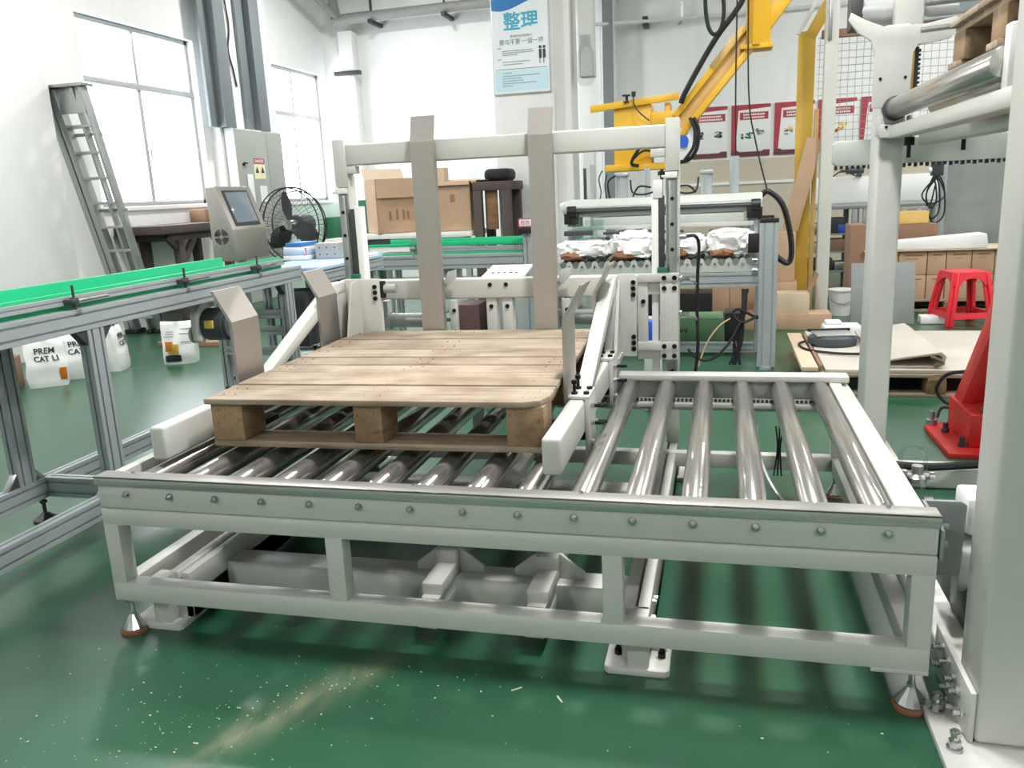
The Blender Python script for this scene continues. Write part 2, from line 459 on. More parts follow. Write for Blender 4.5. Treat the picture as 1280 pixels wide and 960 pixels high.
struct('trim_3', MB().box(XW, XW + .13, 7.75, 9.20, 0, 6.2, .01), 'wall')                 # pier between the windows
struct('trim_4', MB().box(-4.22, -3.98, YB - .22, YB, 0, 3.95, .01), 'wall')              # corner pilaster
struct('trim_5', MB().box(-.34, .0, YB - .25, YB, 0, 6.2, .01).box(.02, .22, YB - .35, YB, 0, 6.2, .01), 'wall')
struct('trim_6', MB().box(.95, 9.3, YB - .012, YB, .0, 1.66), 'kraftwall')                # tan covering under the posters
struct('trim_7', MB().box(.95, 9.3, YB - .03, YB - .012, 1.29, 1.33), 'wall')
struct('trim_8', MB().box(.05, .20, YB - .37, YB - .35, 0, 6.2), 'steelgrey')

def window(name, y0, y1, z0, z1, zt, yc, panes):
    mb = MB(); w = .05; x0, x1 = XW - .15, XW - .09
    mb.box(x0, x1, y0, y1, z0, z0 + w, .004).box(x0, x1, y0, y1, z1 - w, z1, .004)
    mb.box(x0, x1, y0, y0 + w, z0, z1, .004).box(x0, x1, y1 - w, y1, z0, z1, .004)
    mb.box(x0 - .01, x1 + .01, y0, y1, zt - .035, zt + .035, .004)
    r = struct(name, mb, 'frame', at=(x0, (y0 + y1) / 2, z0))
    for (c0, c1) in panes: MB().box(x0 + .01, x1 - .01, c0, c1, z0, zt, .003).obj('mullion', 'frame', r)
    MB().box(x0 + .01, x1 - .01, yc - .025, yc + .025, zt, z1, .003).obj('mullion', 'frame', r)
    edges = [y0 + w, yc, y1 - w]
    for a, b in zip(edges[:-1], edges[1:]):
        MB().box(x0 + .028, x0 + .032, a, b, z0 + w, zt - .03).obj('pane', 'glass', r)
        MB().box(x0 + .028, x0 + .032, a, b, zt + .03, z1 - w).obj('pane', 'glass', r)
    MB().box(XW - .09, XW + .03, y0 - .02, y1 + .02, z0 - .05, z0, .004).obj('window_sill', 'wall', r)
    MB().box(x1, x1 + .02, yc + .03, yc + .05, z0 + .55, z0 + .65, .003).obj('window_latch', 'zinc', r)
    po = D.lights.new('window_daylight', 'AREA'); po.shape = 'RECTANGLE'; po.size = y1 - y0; po.size_y = z1 - z0
    po.cycles.is_portal = True
    lo = D.objects.new('window_daylight', po); COL.objects.link(lo); lo.parent = r
    lo.location = Vector((XW - .2, (y0 + y1) / 2, (z0 + z1) / 2)) - Vector((x0, (y0 + y1) / 2, z0)); lo.rotation_euler = (PI / 2, 0, -PI / 2)
window('window_1', *WIN[0], 2.69, 6.575, [(6.545, 6.61)])
window('window_2', *WIN[1], 2.65, 10.2, [(10.15, 10.20)])

# white pier with the 5S poster
struct('trim_9', MB().box(-.62, .03, 7.0, 7.55, 0, 6.2, .006).box(.03, .20, 7.12, 7.55, 0, 6.2, .004), 'wall')
struct('trim_10', MB().box(.30, .42, 7.2, 7.34, 0, 1.9, .005).box(.28, .44, 7.2, 7.36, 2.5, 6.2, .005), 'pipew')

# high bay lamps, front pair added as fill: the housing, the diffuser and the lamp's own light
def high_bay(x, y, z, label):
    r = thing('high_bay_lamp', label, 'lamp', (x, y, z), 0, 'high bay lamps under the roof', local=True)
    MB().lathe([(.02, .28), (.07, .27), (.10, .18), (.14, .12), (.27, .03), (.27, .0), (.25, .0), (.25, .02)], (0, 0, 0), n=28).obj('reflector', 'zinc', r)
    MB().cyl((0, 0, .28), (0, 0, 6.2 - z), .012, n=8).obj('stem', 'zinc', r)
    MB().cyl((0, 0, .012), (0, 0, .018), .245, n=28).obj('diffuser', 'lampw', r)
    l = D.lights.new('lamp_light', 'AREA'); l.shape = 'DISK'; l.size = .42; l.energy = LAMP_POWER; l.color = (1, .985, .955)
    o = D.objects.new('lamp_light', l); COL.objects.link(o); o.parent = r; o.location = (0, 0, -.01)
    return r
for i, (x, y, z) in enumerate(LAMP_SPOTS):
    high_bay(x, y, z, 'round high bay lamp hanging from the roof, the two behind the camera added as fill')
# ================================================================ roller conveyor
XL, XR, YF, YE = -.1025, 2.283, 0.0, 1.555
rc = thing('roller_conveyor', 'long off-white roller conveyor carrying the wooden pallet, steel rollers and stainless front strip', 'conveyor', (1.09, .78, 0))
def truss(y0, y1, extra=True):
    mb = MB()
    mb.box(XL, XR, y0, y1, .378, .432, .004).box(XL, XR, y0, y1, .118, .182, .004)
    for a, b in ((XL, -.050), (.656, .711), (1.467, 1.522), (2.228, XR)): mb.box(a, b, y0 + .0005, y1 - .0005, .119, .431, .003)
    return mb
truss(0, .055).box(XR - .135, XR, .0, .055, .108, .120, .002).obj('front_frame', 'paint', rc)
truss(YE - .055, YE).obj('rear_frame', 'paint', rc)
for x0, x1 in ((XL, XL + .05), (XR - .05, XR)):
    MB().box(x0, x1, .05, YE - .05, .119, .180, .004).box(x0, x1, .05, YE - .05, .380, .430, .004).obj('side_beam', 'paint', rc)
MB().box(XL, XR, .003, .044, .434, .531, .003).obj('front_side_plate', 'paint', rc)
MB().box(XL - .004, XR + .002, -.005, .056, .5325, .5375, .001).box(XL - .004, XR + .002, -.005, -.0005, .509, .5375, .001).obj('cover_strip', 'stainh', rc, label='brushed stainless cover strip along the front edge')
mb = MB().box(XL, XR, 1.475, 1.56, .512, .538, .004).box(XL, XR, 1.515, 1.53, .405, .52, .002).box(XL + .3, XR - .1, 1.47, 1.515, .395, .415, .003)
mb.obj('rear_side_plate', 'paint', rc)
MB().box(2.205, 2.252, .05, 1.52, .470, .512, .004).box(2.252, XR, .05, 1.52, .44, .50, .003).obj('end_plate', 'paint', rc)
MB().box(XL, -.065, .05, 1.52, .44, .528, .004).obj('end_plate', 'paint', rc)
b0 = MB().cyl((0, .003, .4826), (0, -.0015, .4826), .011, n=20).cyl((0, -.0015, .4826), (0, -.010, .4826), .0078, n=6).cyl((0, -.010, .4826), (0, -.016, .4826), .0045, n=10)
b0 = b0.obj('bolt', 'chrome', rc)
for i in range(1, 15): clone(b0, (i * .155, 0, 0))
r0 = MB().lathe([(.012, .044), (.012, .060), (.034, .0605), (.038, .066), (.038, 1.494), (.034, 1.4995), (.012, 1.50), (.012, 1.515)], (0, 0, .482), 'y', 28).obj('roller', 'roller', rc)
for i in range(1, 15): clone(r0, (i * .155, 0, 0))
ch = MB()                                                            # the drive chain behind the rollers
for k in range(118): ch.box(.12 + k * .0175, .132 + k * .0175, 1.495, 1.505, .418, .430)
ch.obj('drive_chain', 'dark', rc, kind='stuff')
s0 = MB().cyl((.157, .062, .52), (.157, .062, .541), .005, n=10)       # strip screws on the cover
for x in (.0, .93, 1.41, 2.175): MB().cyl((x, .045, .537), (x, .045, .5425), .006, n=12).obj('cover_screw', 'zinc', rc)
s0.bm.free()
for x, y in ((-.072, .028), (2.252, .028), (-.072, YE - .028), (2.252, YE - .028)):
    f = MB().cyl((x, y, .04), (x, y, .12), .0085, n=12).cyl((x, y, .100), (x, y, .110), .016, n=6).lathe([(.038, .012), (.038, .017), (.030, .030), (.016, .052), (.011, .060), (.011, .066)], (x, y, 0), 'z', 12)
    f = f.obj('levelling_foot', 'chrome', rc, sharp=20)
    MB().lathe([(.044, .0), (.044, .008), (.037, .013)], (x, y, 0), 'z', 20).obj('foot_pad', 'orangepad', f)
for x in (.16, .78, 2.09):
    MB().cyl((x, .09, .34), (x, .09, .385), .007, n=8).obj('hanging_stud', 'blackox', rc)
# the gearmotor at the near right end
MB().box(XR + .004, XR + .012, .0, .21, .42, .50, .002).prism([(XR + .004, .36), (2.33, .29), (2.39, .29), (2.395, .49), (2.38, .50), (XR + .004, .50)], 'y', .20, .21, .002).obj('motor_plate', 'gpanel', rc, label='grey drive plate bolted to the end')
for y, z in ((.004, .505), (.004, .46)):
    MB().cyl((XR + .010, y + .012, z), (XR + .022, y + .012, z), .0075, n=6).obj('plate_bolt', 'chrome', rc)

# ================================================================ drive motor to the right of the conveyor
dm = thing('drive_motor', 'silver gearmotor half hidden behind the tall front post, beside the conveyor end', 'motor', (2.40, .30, .02))
MB().cyl((2.43, .34, .29), (2.62, .34, .29), .092, n=28).cyl((2.40, .34, .29), (2.43, .34, .29), .10, n=28).obj('motor_body', 'silverm', dm)
MB().box(2.405, 2.50, .235, .36, .39, .495, .012).obj('terminal_box', 'white', dm)
MB().box(2.43, 2.60, .26, .42, .092, .22, .008).obj('motor_foot', 'dark', dm)
MB().box(2.38, 2.40, .24, .44, .19, .39, .004).obj('flange', 'zinc', dm)

# ================================================================ pallet lifter (base, columns, arms, stop plates)
pl = thing('pallet_lifter', 'off-white lifting frame behind the pallet with two tall stop plates and side arms', 'machine', (.8, .9, 0))
for x0, x1 in ((.030, .105), (1.505, 1.585)):
    mb = MB().box(x0, x0 + .038, .10, 1.76, .10, .180, .003).box(x0 + .046, x1, .10, 1.76, .02, .178, .003).box(x0, x1, .10, 1.76, .02, .10, .003)
    mb.obj('base_beam', 'paint', pl)
for x0, x1, c in ((-.10, .09, .02), (1.46, 1.642, 1.555)):
    MB().prism([(x0 + .012, .043), (x1 - .012, .043), (x1, .055), (x1, .235), (x0, .235), (x0, .055)], 'z', 0, .020, .002).obj('base_plate', 'paint', pl)
    MB().box(c - .030, c + .030, .052, .115, .02, .178, .004).obj('post', 'paint', pl)
    for sx in (-.062, .062):
        MB().cyl((c + sx, .12, .018), (c + sx, .12, .036), .012, n=6).cyl((c + sx, .12, .036), (c + sx, .12, .09), .007, n=10).cyl((c + sx, .12, .08), (c + sx, .12, .115), .012, n=10).obj('anchor_bolt', 'blackox', pl)
    MB().prism([(c + .03, .02), (x1 - .01, .02), (c + .03, .09)], 'y', .15, .158).obj('gusset', 'paint', pl)
MB().box(.105, 1.505, .300, .400, .020, .128, .004).obj('cross_beam', 'paint', pl)
MB().box(.105, 1.505, 1.15, 1.25, .020, .128, .004).obj('cross_beam', 'paint', pl)
for c in (.915, 1.248):
    mb = MB().box(c - .033, c + .033, .165, 1.62, .130, .172, .004).box(c - .030, c + .030, .10, .30, .055, .095, .003).box(c - .028, c + .028, .14, .30, .09, .135)
    mb.box(c - .034, c + .034, .31, .42, .172, .215, .003)
    mb.obj('centre_beam', 'paint', pl)
    for s in (-1, 1):
        MB().prism([(c + s * .034, .128), (c + s * .115, .128), (c + s * .115, .152), (c + s * .034, .215)], 'y', .345, .357, .001).obj('gusset', 'paint', pl)
for y, z in ((.16, .12), (.20, .15), (.26, .13)):
    MB().cyl((1.585, y, z), (1.597, y, z), .009, n=6).obj('side_bolt', 'chrome', pl)
# columns with linear rails
for c in (.0305, 1.5625):
    x0, x1 = c - .029, c + .029
    MB().box(x0, x1, 1.665, 1.745, .02, 1.608, .004).box(x0, x1, 1.648, 1.67, 1.392, 1.608, .004).obj('column', 'paint', pl)
    MB().box(x0 - .05, x1 + .05, 1.63, 1.80, .002, .02, .002).obj('column_foot_plate', 'paint', pl)
    rl = MB().box(c - .016, c + .016, 1.643, 1.665, .45, 1.355, .002).box(c - .020, c - .016, 1.650, 1.665, .45, 1.355).box(c + .016, c + .020, 1.650, 1.665, .45, 1.355).obj('linear_rail', 'zinc', pl)
    for k in range(8):
        MB().cyl((c, 1.6435, .52 + k * .108), (c, 1.6405, .52 + k * .108), .0085, n=10).obj('rail_screw', 'blackox', rl)
    MB().box(c - .030, c + .022, 1.635, 1.665, 1.362, 1.388, .002).cyl((c - .045, 1.645, 1.37), (c - .03, 1.645, 1.37), .005, n=8).obj('end_stop', 'white', pl)
    s = -1 if c > .5 else 1
    a = c + s * .045
    MB().box(a - .012, a + .012, 1.640, 1.665, .965, 1.290, .002).obj('chain_track', 'dark', pl)
    gpb = MB().box(a + s * .028 - .015, a + s * .028 + .015, 1.640, 1.70, .45, 1.30, .003)
    if s < 0: gpb.box(a - .036, a + .004, 1.636, 1.70, 1.28, 1.357, .003)
    gpb.obj('guard_profile', 'white', pl)
    if s < 0: MB().cyl((a, 1.67, 1.357), (a, 1.67, 1.40), .008, n=10).cyl((a, 1.67, 1.375), (a, 1.67, 1.392), .018, n=12).obj('bumper', 'black', pl)
MB().box(.055, 1.538, 1.664, 1.724, 1.489, 1.585, .008, 3).obj('top_beam', 'paint', pl)
MB().box(.015, .10, 1.66, 1.72, 1.452, 1.487, .003).obj('beam_bracket', 'paint', pl)
MB().box(1.47, 1.535, 1.66, 1.72, 1.452, 1.487, .003).obj('beam_bracket', 'paint', pl)
# tall stop plates, tops leaning back
for x0, x1 in ((.401, .509), (.946, 1.052)):
    prof = [(1.612, .57), (1.612, 1.572), (1.648, 1.686), (1.662, 1.682), (1.630, 1.568), (1.630, .57)]
    mb = MB().prism(prof, 'x', x0, x1)
    mb.prism([(1.630, .57), (1.652, .57), (1.652, 1.568), (1.630, 1.568)], 'x', x1 - .004, x1).prism([(1.630, .57), (1.652, .57), (1.652, 1.568), (1.630, 1.568)], 'x', x0, x0 + .004)
    sp = mb.obj('stop_plate', 'stainless', pl, smooth=False, label='tall bare steel stop plate with bent top')
    for z in (.80, .93):
        MB().cyl((x1 - .004, 1.645, z), (x1 + .014, 1.645, z), .006, n=8).obj('edge_bolt', 'zinc', sp)
    br_ = MB().box(x1 + .012, x1 + .048, 1.672, 1.70, .56, .848, .003).prism([(x1 + .004, .905), (x1 + .060, .955), (x1 + .064, .995), (x1 + .022, .985), (x1 + .004, .950)], 'y', 1.650, 1.658, .001).obj('plate_bracket', 'paint2', sp)
    for z in (.80, .70, .62): MB().cyl((x1 + .035, 1.672, z), (x1 + .035, 1.664, z), .009, n=10).obj('bracket_bolt', 'blackox', pl)
MB().box(.13, 1.405, 1.705, 1.775, .850, .945, .008, 3).obj('lower_beam', 'paint', pl)
for x0, x1 in ((.690, .742), (.768, .820)):
    hb = MB().box(x0, x1, 1.715, 1.765, .40, .852, .004).obj('hanger_bar', 'paint', pl)
    xm = (x0 + x1) / 2
    for z in (.915, .812): MB().cyl((xm, 1.707 if z > .85 else 1.716, z), (xm, 1.699 if z > .85 else 1.708, z), .010, n=12).obj('hanger_bolt', 'blackox', hb)
for x0, x1, zc in ((.17, .40, .735), (1.05, 1.30, .745)):
    cy = MB().cyl((x0, 1.80, zc), (x1, 1.80, zc), .036, n=20).cyl((x0 - .012, 1.80, zc), (x0, 1.80, zc), .042, n=20).cyl((x1, 1.80, zc), (x1 + .012, 1.80, zc), .042, n=20).obj('pneumatic_cylinder', 'silverm', pl)
    MB().box(x0 - .04, x0 - .006, 1.77, 1.83, zc - .045, zc + .10, .003).obj('cylinder_bracket', 'paint2', cy)
    MB().cyl((x1 + .01, 1.80, zc), (x1 + .09, 1.80, zc), .011, n=12).obj('piston_rod', 'chrome', cy)
# arms
def arm(x0, x1, side, ydiag):
    """side +1: right arm, outer face towards +x; -1: left arm."""
    bx = MB().box(x0, x1, .164, 1.58, .538, .650, .010, 3)
    prof = [(ydiag, .640), (ydiag + .115, .640), (1.47, .955 - .052), (1.47, .955), (1.40, .957)]
    bx.prism([(.735, .640), (.835, .640), (1.505, .905), (1.60, .905), (1.60, .957), (1.475, .957)], 'x', x0, x1, .006)
    bx.box(x0 + .002, x1 - .002, 1.48, 1.60, .60, .95, .006)
    return bx
for x0, x1, s in ((1.277, 1.333, 1), (-.018, .038, -1)):
    xo, xi = (x1, x0) if s > 0 else (x0, x1)
    am = arm(x0, x1, s, .735).obj('lift_arm', 'paint', pl)
    ex0, ex1 = (x1, 1.412) if s > 0 else (.038, .215)
    mb = MB().box(min(ex0, ex1), max(ex0, ex1), 1.575, 1.600, .600, .965, .004)
    if s > 0: mb.prism([(1.40, .60), (1.58, .60), (1.58, .95)], 'x', x1 - .004, x1 + .010).box(x1, x1 + .02, 1.42, 1.58, .60, .62)
    else: mb.prism([(1.40, .66), (1.58, .60), (1.58, .965), (1.50, .957)], 'x', .10, .112).cyl((.04, 1.59, .955), (.20, 1.59, .955), .012, n=10)
    mb.obj('arm_flange', 'paint', am)
    fx = 1.400 if s > 0 else .19
    for z in (.635, .662, .689, .875, .902, .929):
        MB().cyl((fx, 1.576, z), (fx, 1.566, z), .0105, n=10).obj('flange_bolt', 'blackox', am)
    for y0, y1 in ((.595, .775), (1.275, 1.455)):
        xi0, xi1 = (xi - .012, xi) if s > 0 else (xi, xi + .012)
        b = s * .062
        prof = [(xi0, .585), (xi1, .585), (xi1, .920), (xi1 + b, 1.033), (xi0 + b, 1.033), (xi0, .920)]
        gp = MB().prism(prof, 'y', y0, y1).obj('guide_plate', 'stainless', am, smooth=False, label='bent bare steel side guide plate')
        if s < 0:
            pass
    for y0, y1 in ((.60, .735), (1.225, 1.36)):
        a, b = (xo, xo + .016) if s > 0 else (xo - .016, xo)
        MB().box(a, b, y0, y1, .462, .655, .003).box(min(x0, a), max(x1, b), y0, y1, .651, .664, .003).obj('arm_bracket', 'paint', am)
        for y, z in ((y0 + .03, .625), (y0 + .10, .61), (y0 + .03, .565), (y0 + .10, .55), (y0 + .03, .50)):
            MB().cyl((xo + s * .012, y, z), (xo + s * .030, y, z), .0095, n=6).obj('bracket_nut', 'chrome', am)
            MB().cyl((xo + s * .030, y, z), (xo + s * .062, y, z), .0065, n=8).obj('bracket_stud', 'blackox', am)
        for i, (u, v) in enumerate(((.018, .03), (.018, .105), (.058, .03), (.058, .105))):
            px = xi + s * u; h = .045 if i < 2 else .006
            q = MB().cyl((px, y0 + v, .663), (px, y0 + v, .663 + h), .0055, n=8).cyl((px, y0 + v, .655 + h), (px, y0 + v, .667 + h), .010, n=10)
            if i < 2: q.cyl((px, y0 + v, .663), (px, y0 + v, .672), .012, n=6)
            q.obj('set_screw', 'blackox', am)
        u0, u1 = (xi - .09, xi + .06) if s > 0 else (xi - .06, xi + .09)
        MB().box(u0, u1, y0 + .02, y1 - .02, .528, .5485, .003).box(min(xi, xo) + .004, max(xi, xo) - .004, y0 + .02, y1 - .02, .505, .54, .003).obj('lift_pad', 'rubber', am)
sh = MB().box(.214, .234, 1.575, 1.605, .875, .955, .003).obj('shock_absorber', 'black', pl)
MB().cyl((.234, 1.59, .918), (.292, 1.59, .918), .021, n=18).obj('absorber_body', 'silverm', sh)
# carriages that ride on the rails
def carriage(sx, ox):
    """built for the right column, mirrored for the left one."""
    X = lambda a: ox + sx * a
    def bx(mb, a, b, *r): return mb.box(min(X(a), X(b)), max(X(a), X(b)), *r)
    mb = MB(); bx(mb, -.150, .028, 1.602, 1.640, .924, .960, .003); bx(mb, -.150, .028, 1.602, 1.640, .622, .660, .003)
    bx(mb, -.052, .028, 1.606, 1.640, .580, .925, .003); bx(mb, -.150, -.105, 1.612, 1.640, .66, .925, .003)
    bx(mb, -.150, .028, 1.622, 1.642, .868, .925, .002); bx(mb, -.150, .028, 1.622, 1.642, .578, .625, .002)
    c = mb.obj('carriage', 'paint', pl)
    for u, z in ((-.034, .942), (.010, .942), (-.034, .897), (.010, .897), (-.034, .641), (.010, .641), (-.034, .597), (.010, .597)):
        y = 1.603 if z in (.942, .641) else 1.607
        MB().cyl((X(u), y, z), (X(u), y - .006, z), .0105, n=12).obj('carriage_bolt', 'blackox', c)
    MB().cyl((X(-.125), 1.612, .84), (X(-.125), 1.604, .84), .010, n=10).obj('carriage_bolt', 'blackox', c)
    for z in (.935, .785):
        MB().cyl((X(.028), 1.62, z), (X(.075), 1.62, z), .0055, n=8).cyl((X(.032), 1.62, z), (X(.042), 1.62, z), .013, n=6).obj('adjuster', 'chrome', c)
carriage(1, 1.564); carriage(-1, .030)
MB().box(1.50, 1.545, 1.62, 1.66, .964, .985, .002).obj('rail_wiper', 'dgreen', pl)
MB().box(.05, .095, 1.62, 1.66, .964, .985, .002).obj('rail_wiper', 'dgreen', pl)

# ================================================================ wooden pallet
wp = thing('wooden_pallet', 'weathered wooden block pallet held above the rollers between the two arms', 'pallet', (.672, .945, .549), math.radians(1.7), 'wooden pallets', local=True)
EY = [-.655, -.447, -.247, -.115, .032, .192, .428, .655]
W2 = .572
for i in range(7):
    y0, y1 = EY[i] + ((.004, .009, .005, .010, .006, .008, .007)[i] if i else 0), EY[i + 1] - (.008, .004, .009, .005, .008, .006, 0)[i]
    z = random.uniform(-.0015, .0015); e = random.uniform(-.006, .006)
    if i == 0: mb = MB().prism([(-W2, y0), (W2 - .07, y0), (W2 - .02, y0 + .025), (W2, y0 + .085), (W2, y1), (-W2, y1)], 'z', .150, .169, .003)
    elif i == 6: mb = MB().prism([(-W2 + .10, y1), (W2 - .01, y1), (W2, y0), (-W2, y0), (-W2 + .01, y0 + .10)], 'z', .150, .169, .003)
    else: mb = MB().box(-W2 + e, W2 + e * .5, y0, y1, .150 + z, .169 + z, .003)
    mb.obj('deck_board', 'wood_x', wp)
for i, x in enumerate((-.505, -.010, .505)):
    for ya, yb_ in ((-.492, -.074), (.074, .492)): MB().box(x - .055, x + .055, ya, yb_, .124, .1495, .002).obj('stringer_board', 'wood_y', wp)
    for y in (-.565, .0, .565):
        w = .058 if i != 1 else .050
        MB().box(x - w + random.uniform(-.004, .004), x + w, y - .072, y + .072, .0225, .1495, .005).obj('block', 'wood_b', wp)
for y in (-.570, 0, .570):
    MB().box(-.565, .565, y - .062, y + .062, 0, .0225, .003).obj('bottom_board', 'wood_x', wp)
nl = MB()
for i in range(7):
    for x in (-.53, -.49, -.03, .02, .49, .53):
        for f in (.3, .7):
            yy = EY[i] + (EY[i + 1] - EY[i]) * f
            nl.cyl((x + random.uniform(-.01, .01), yy, .168), (x, yy, .1700), .0022, n=6)
nl.obj('nails', 'cardd', wp, kind='stuff')
def small_pallet(name, label, loc, rotz, w, d, h, nb):
    r = thing(name, label, 'pallet', loc, rotz, 'wooden pallets', local=True)
    for i in range(nb):
        a = -d / 2 + d * i / nb; MB().box(-w / 2, w / 2, a + .006, a + d / nb - .006, h - .02, h, .002).obj('deck_board', 'wood_x', r)
    for x in (-w / 2 + .07, 0, w / 2 - .07):
        MB().box(x - .05, x + .05, -d / 2, d / 2, h - .04, h - .02, .002).obj('stringer_board', 'wood_y', r)
        for y in (-d / 2 + .07, 0, d / 2 - .07): MB().box(x - .055, x + .055, y - .065, y + .065, .02, h - .04, .003).obj('block', 'wood_b', r)
    for y in (-d / 2 + .06, 0, d / 2 - .06): MB().box(-w / 2, w / 2, y - .05, y + .05, 0, .02, .002).obj('bottom_board', 'wood_x', r)
    return r
# ================================================================ left belt conveyor (aluminium extrusions, green guides)
bc = thing('belt_conveyor', 'aluminium profile belt conveyor with green guide rails at left, running into the hall', 'conveyor', (-.91, .5, 0))
XA, XB, B0, B1 = -1.14, -.685, -1.75, 2.46
for x in (XA, XB):
    MB().ext((x, B0, .922), (x, B1, .922), .05, .088, 1, 2).obj('side_profile', 'alu', bc)
    MB().ext((x, B0, .155), (x, 2.40, .155), .05, .09, 1, 2).obj('floor_profile', 'alu', bc)
for x, ys in ((XA, (-1.0, .72, 2.33)), (XB, (-1.0, .735, 2.30))):
    for y in ys: MB().ext((x, y, .20), (x, y, .877), .05, .09, 1, 2, up=(0, 1, 0)).obj('post', 'alu', bc)
for y in (-1.0, .84, 2.33):
    MB().ext((XA + .025, y, .155), (XB - .025, y, .155), .05, .09, 1, 2).obj('cross_profile', 'alu', bc)
for z in (.70, .60, .48):
    MB().ext((XA + .02, 2.30, z), (XB - .025, 2.30, z), .04, .05, 1, 1).obj('cross_profile', 'alu', bc)
for x, y, s in ((XA, .72, 1), (XA, .72, -1), (XB, .735, 1), (XB, .735, -1), (XB, 2.30, -1)):
    MB().prism([(y + s * .046, .20), (y + s * .10, .20), (y + s * .046, .26)], 'x', x - .018, x + .018, .001).obj('corner_bracket', 'zinc', bc)
    MB().prism([(y + s * .046, .877), (y + s * .10, .877), (y + s * .046, .817)], 'x', x - .018, x + .018, .001).obj('corner_bracket', 'dark', bc)
for x, y in ((XA, .80), (XB, -.9), (XA, -.9), (XA, 2.2), (XB, 2.2)):
    f = MB().cyl((x, y, .02), (x, y, .112), .008, n=10).cyl((x, y, .085), (x, y, .097), .016, n=6).lathe([(.052, .0), (.052, .012), (.03, .026), (.014, .04)], (x, y, 0), 'z', 18)
    f.obj('levelling_foot', 'dark', bc)
MB().box(XA + .03, XB - .03, B0, 2.44, .940, .958, .006).obj('belt', 'beltb', bc)
MB().box(XA + .026, XB - .026, B0, 2.44, .895, .938, .002).obj('belt_bed', 'zinc', bc)
MB().box(-1.10, -1.085, B0, 2.31, .965, 1.035, .002).obj('guide_strip', 'green', bc, label='tall bright green guide strip on the far side')
MB().box(-1.112, -1.10, B0, 2.25, .97, .99, .002).obj('guide_rail', 'alu', bc)
near = MB().box(-.726, -.716, B0, 2.33, .962, 1.030, .002)
near.obj('guide_strip', 'green', bc)
MB().ext((-.705, B0, 1.0), (-.705, 2.33, 1.0), .018, .034, 1, 1, sw=.006, sd=.004).obj('guide_rail', 'alu', bc)
for y in (-.05, .66, 1.36, 2.0):
    g = MB().cyl((-.672, y, .955), (-.672, y, 1.06), .0055, n=10).box(-.684, -.660, y - .013, y + .013, .982, 1.012, .003).box(-.70, -.655, y - .03, y - .008, .985, 1.007, .003)
    g.cyl((-.655, y - .02, .996), (-.640, y - .02, .996), .010, n=8)
    g = g.obj('guide_clamp', 'dark', bc)
    MB().cyl((-.672, y, .997), (-.655, y + .165, 1.0), .0065, n=10).sphere((-.655, y + .165, 1.0), .0072, 8).obj('clamp_rod', 'zinc', g)
    MB().box(-.690, -.655, y - .012, y + .012, .945, .966, .002).obj('clamp_base', 'zinc', g)
# the conveyor's own motor under the belt
mo = MB().cyl((-.82, 1.72, .735), (-.70, 1.72, .735), .085, n=28).cyl((-.70, 1.72, .735), (-.68, 1.72, .735), .076, n=28)
mo = mo.obj('motor', 'motor', bc, label='dark grey drum motor with yellow label under the belt')
MB().box(-.79, -.74, 1.628, 1.642, .725, .765, .002).obj('motor_label', 'yelp', mo)
MB().prism([(1.62, .66), (1.68, .64), (1.76, .83), (1.70, .87), (1.62, .80)], 'x', -.865, -.825, .012).obj('belt_cover', 'white', bc)
MB().cyl((-.88, 1.66, .69), (-.865, 1.66, .69), .045, n=20).obj('pulley', 'silverm', bc)
MB().tube([(-.75, 1.80, .74), (-.75, 2.0, .70), (-.8, 2.1, .76), (-.95, 2.28, .80)], .008).obj('motor_cable', 'rubber', bc)

# ================================================================ checkweigher after the belt conveyor
cw = thing('checkweigher', 'stainless checkweigher with a tilted screen cabinet at the end of the green-guided belt', 'machine', (-1.2, 3.0, 0))
MB().box(-1.05, -.55, 2.50, 3.45, .925, .95, .008).obj('weigh_belt', 'beltb', cw, label='pale blue weighing belt')
MB().ext((-.57, 2.50, .885), (-.57, 3.45, .885), .04, .07, 1, 2).ext((-1.04, 2.50, .885), (-1.04, 3.45, .885), .04, .07, 1, 2).obj('belt_frame', 'alu', cw)
for x, y in ((-.6, 2.62), (-1.0, 2.62), (-.6, 3.35), (-1.0, 3.35)):
    MB().ext((x, y, 0), (x, y, .85), .04, .04).obj('leg', 'alu', cw)
MB().box(-.9, -.7, 2.55, 2.75, .45, .80, .02).obj('drive_cover', 'dark', cw)
cab = MB().prism([(-1.605, .96), (-1.605, 1.455), (-1.53, 1.46), (-1.43, 1.17), (-1.43, .96)], 'y', 3.0, 3.43, .006)
cab = cab.obj('cabinet', 'stainless', cw, label='stainless cabinet with a sloping front')
d1 = Vector((.10, 0, -.29)).normalized(); d2 = Vector((0, 1, 0))
Mx = Matrix((d2, -d1, d2.cross(-d1))).transposed().to_4x4(); Mx.translation = (-1.484, 3.215, 1.318)
MB().box(-.165, .150, -.135, .120, -.003, .008, .003, M=Mx).obj('screen_bezel', 'dark', cab)
MB().box(-.140, .128, -.112, .104, .006, .011, .002, M=Mx).obj('screen', 'screen', cab, label='grey glossy touch screen')
vt = MB()
for R in (.020, .030, .040, .050):
    for k in range(4):
        t0 = k * PI / 2 + .2
        vt.tube([(-1.525 + R * math.cos(t0 + j * .25), 2.998, 1.125 + R * math.sin(t0 + j * .25)) for j in range(6)], .0028, 5, 1)
vt.obj('fan_vent', 'vent', cab)
for u in (-1, 1):
    for w in (-1, 1): MB().cyl((-1.525 + u * .052, 3.0, 1.125 + w * .06), (-1.525 + u * .052, 2.994, 1.125 + w * .06), .005, n=8).obj('vent_screw', 'zinc', cab)
MB().cyl((-1.52, 3.2, 0), (-1.52, 3.2, .96), .04, n=16).lathe([(.16, 0), (.16, .02), (.05, .04)], (-1.52, 3.2, 0)).obj('stand', 'zinc', cw)
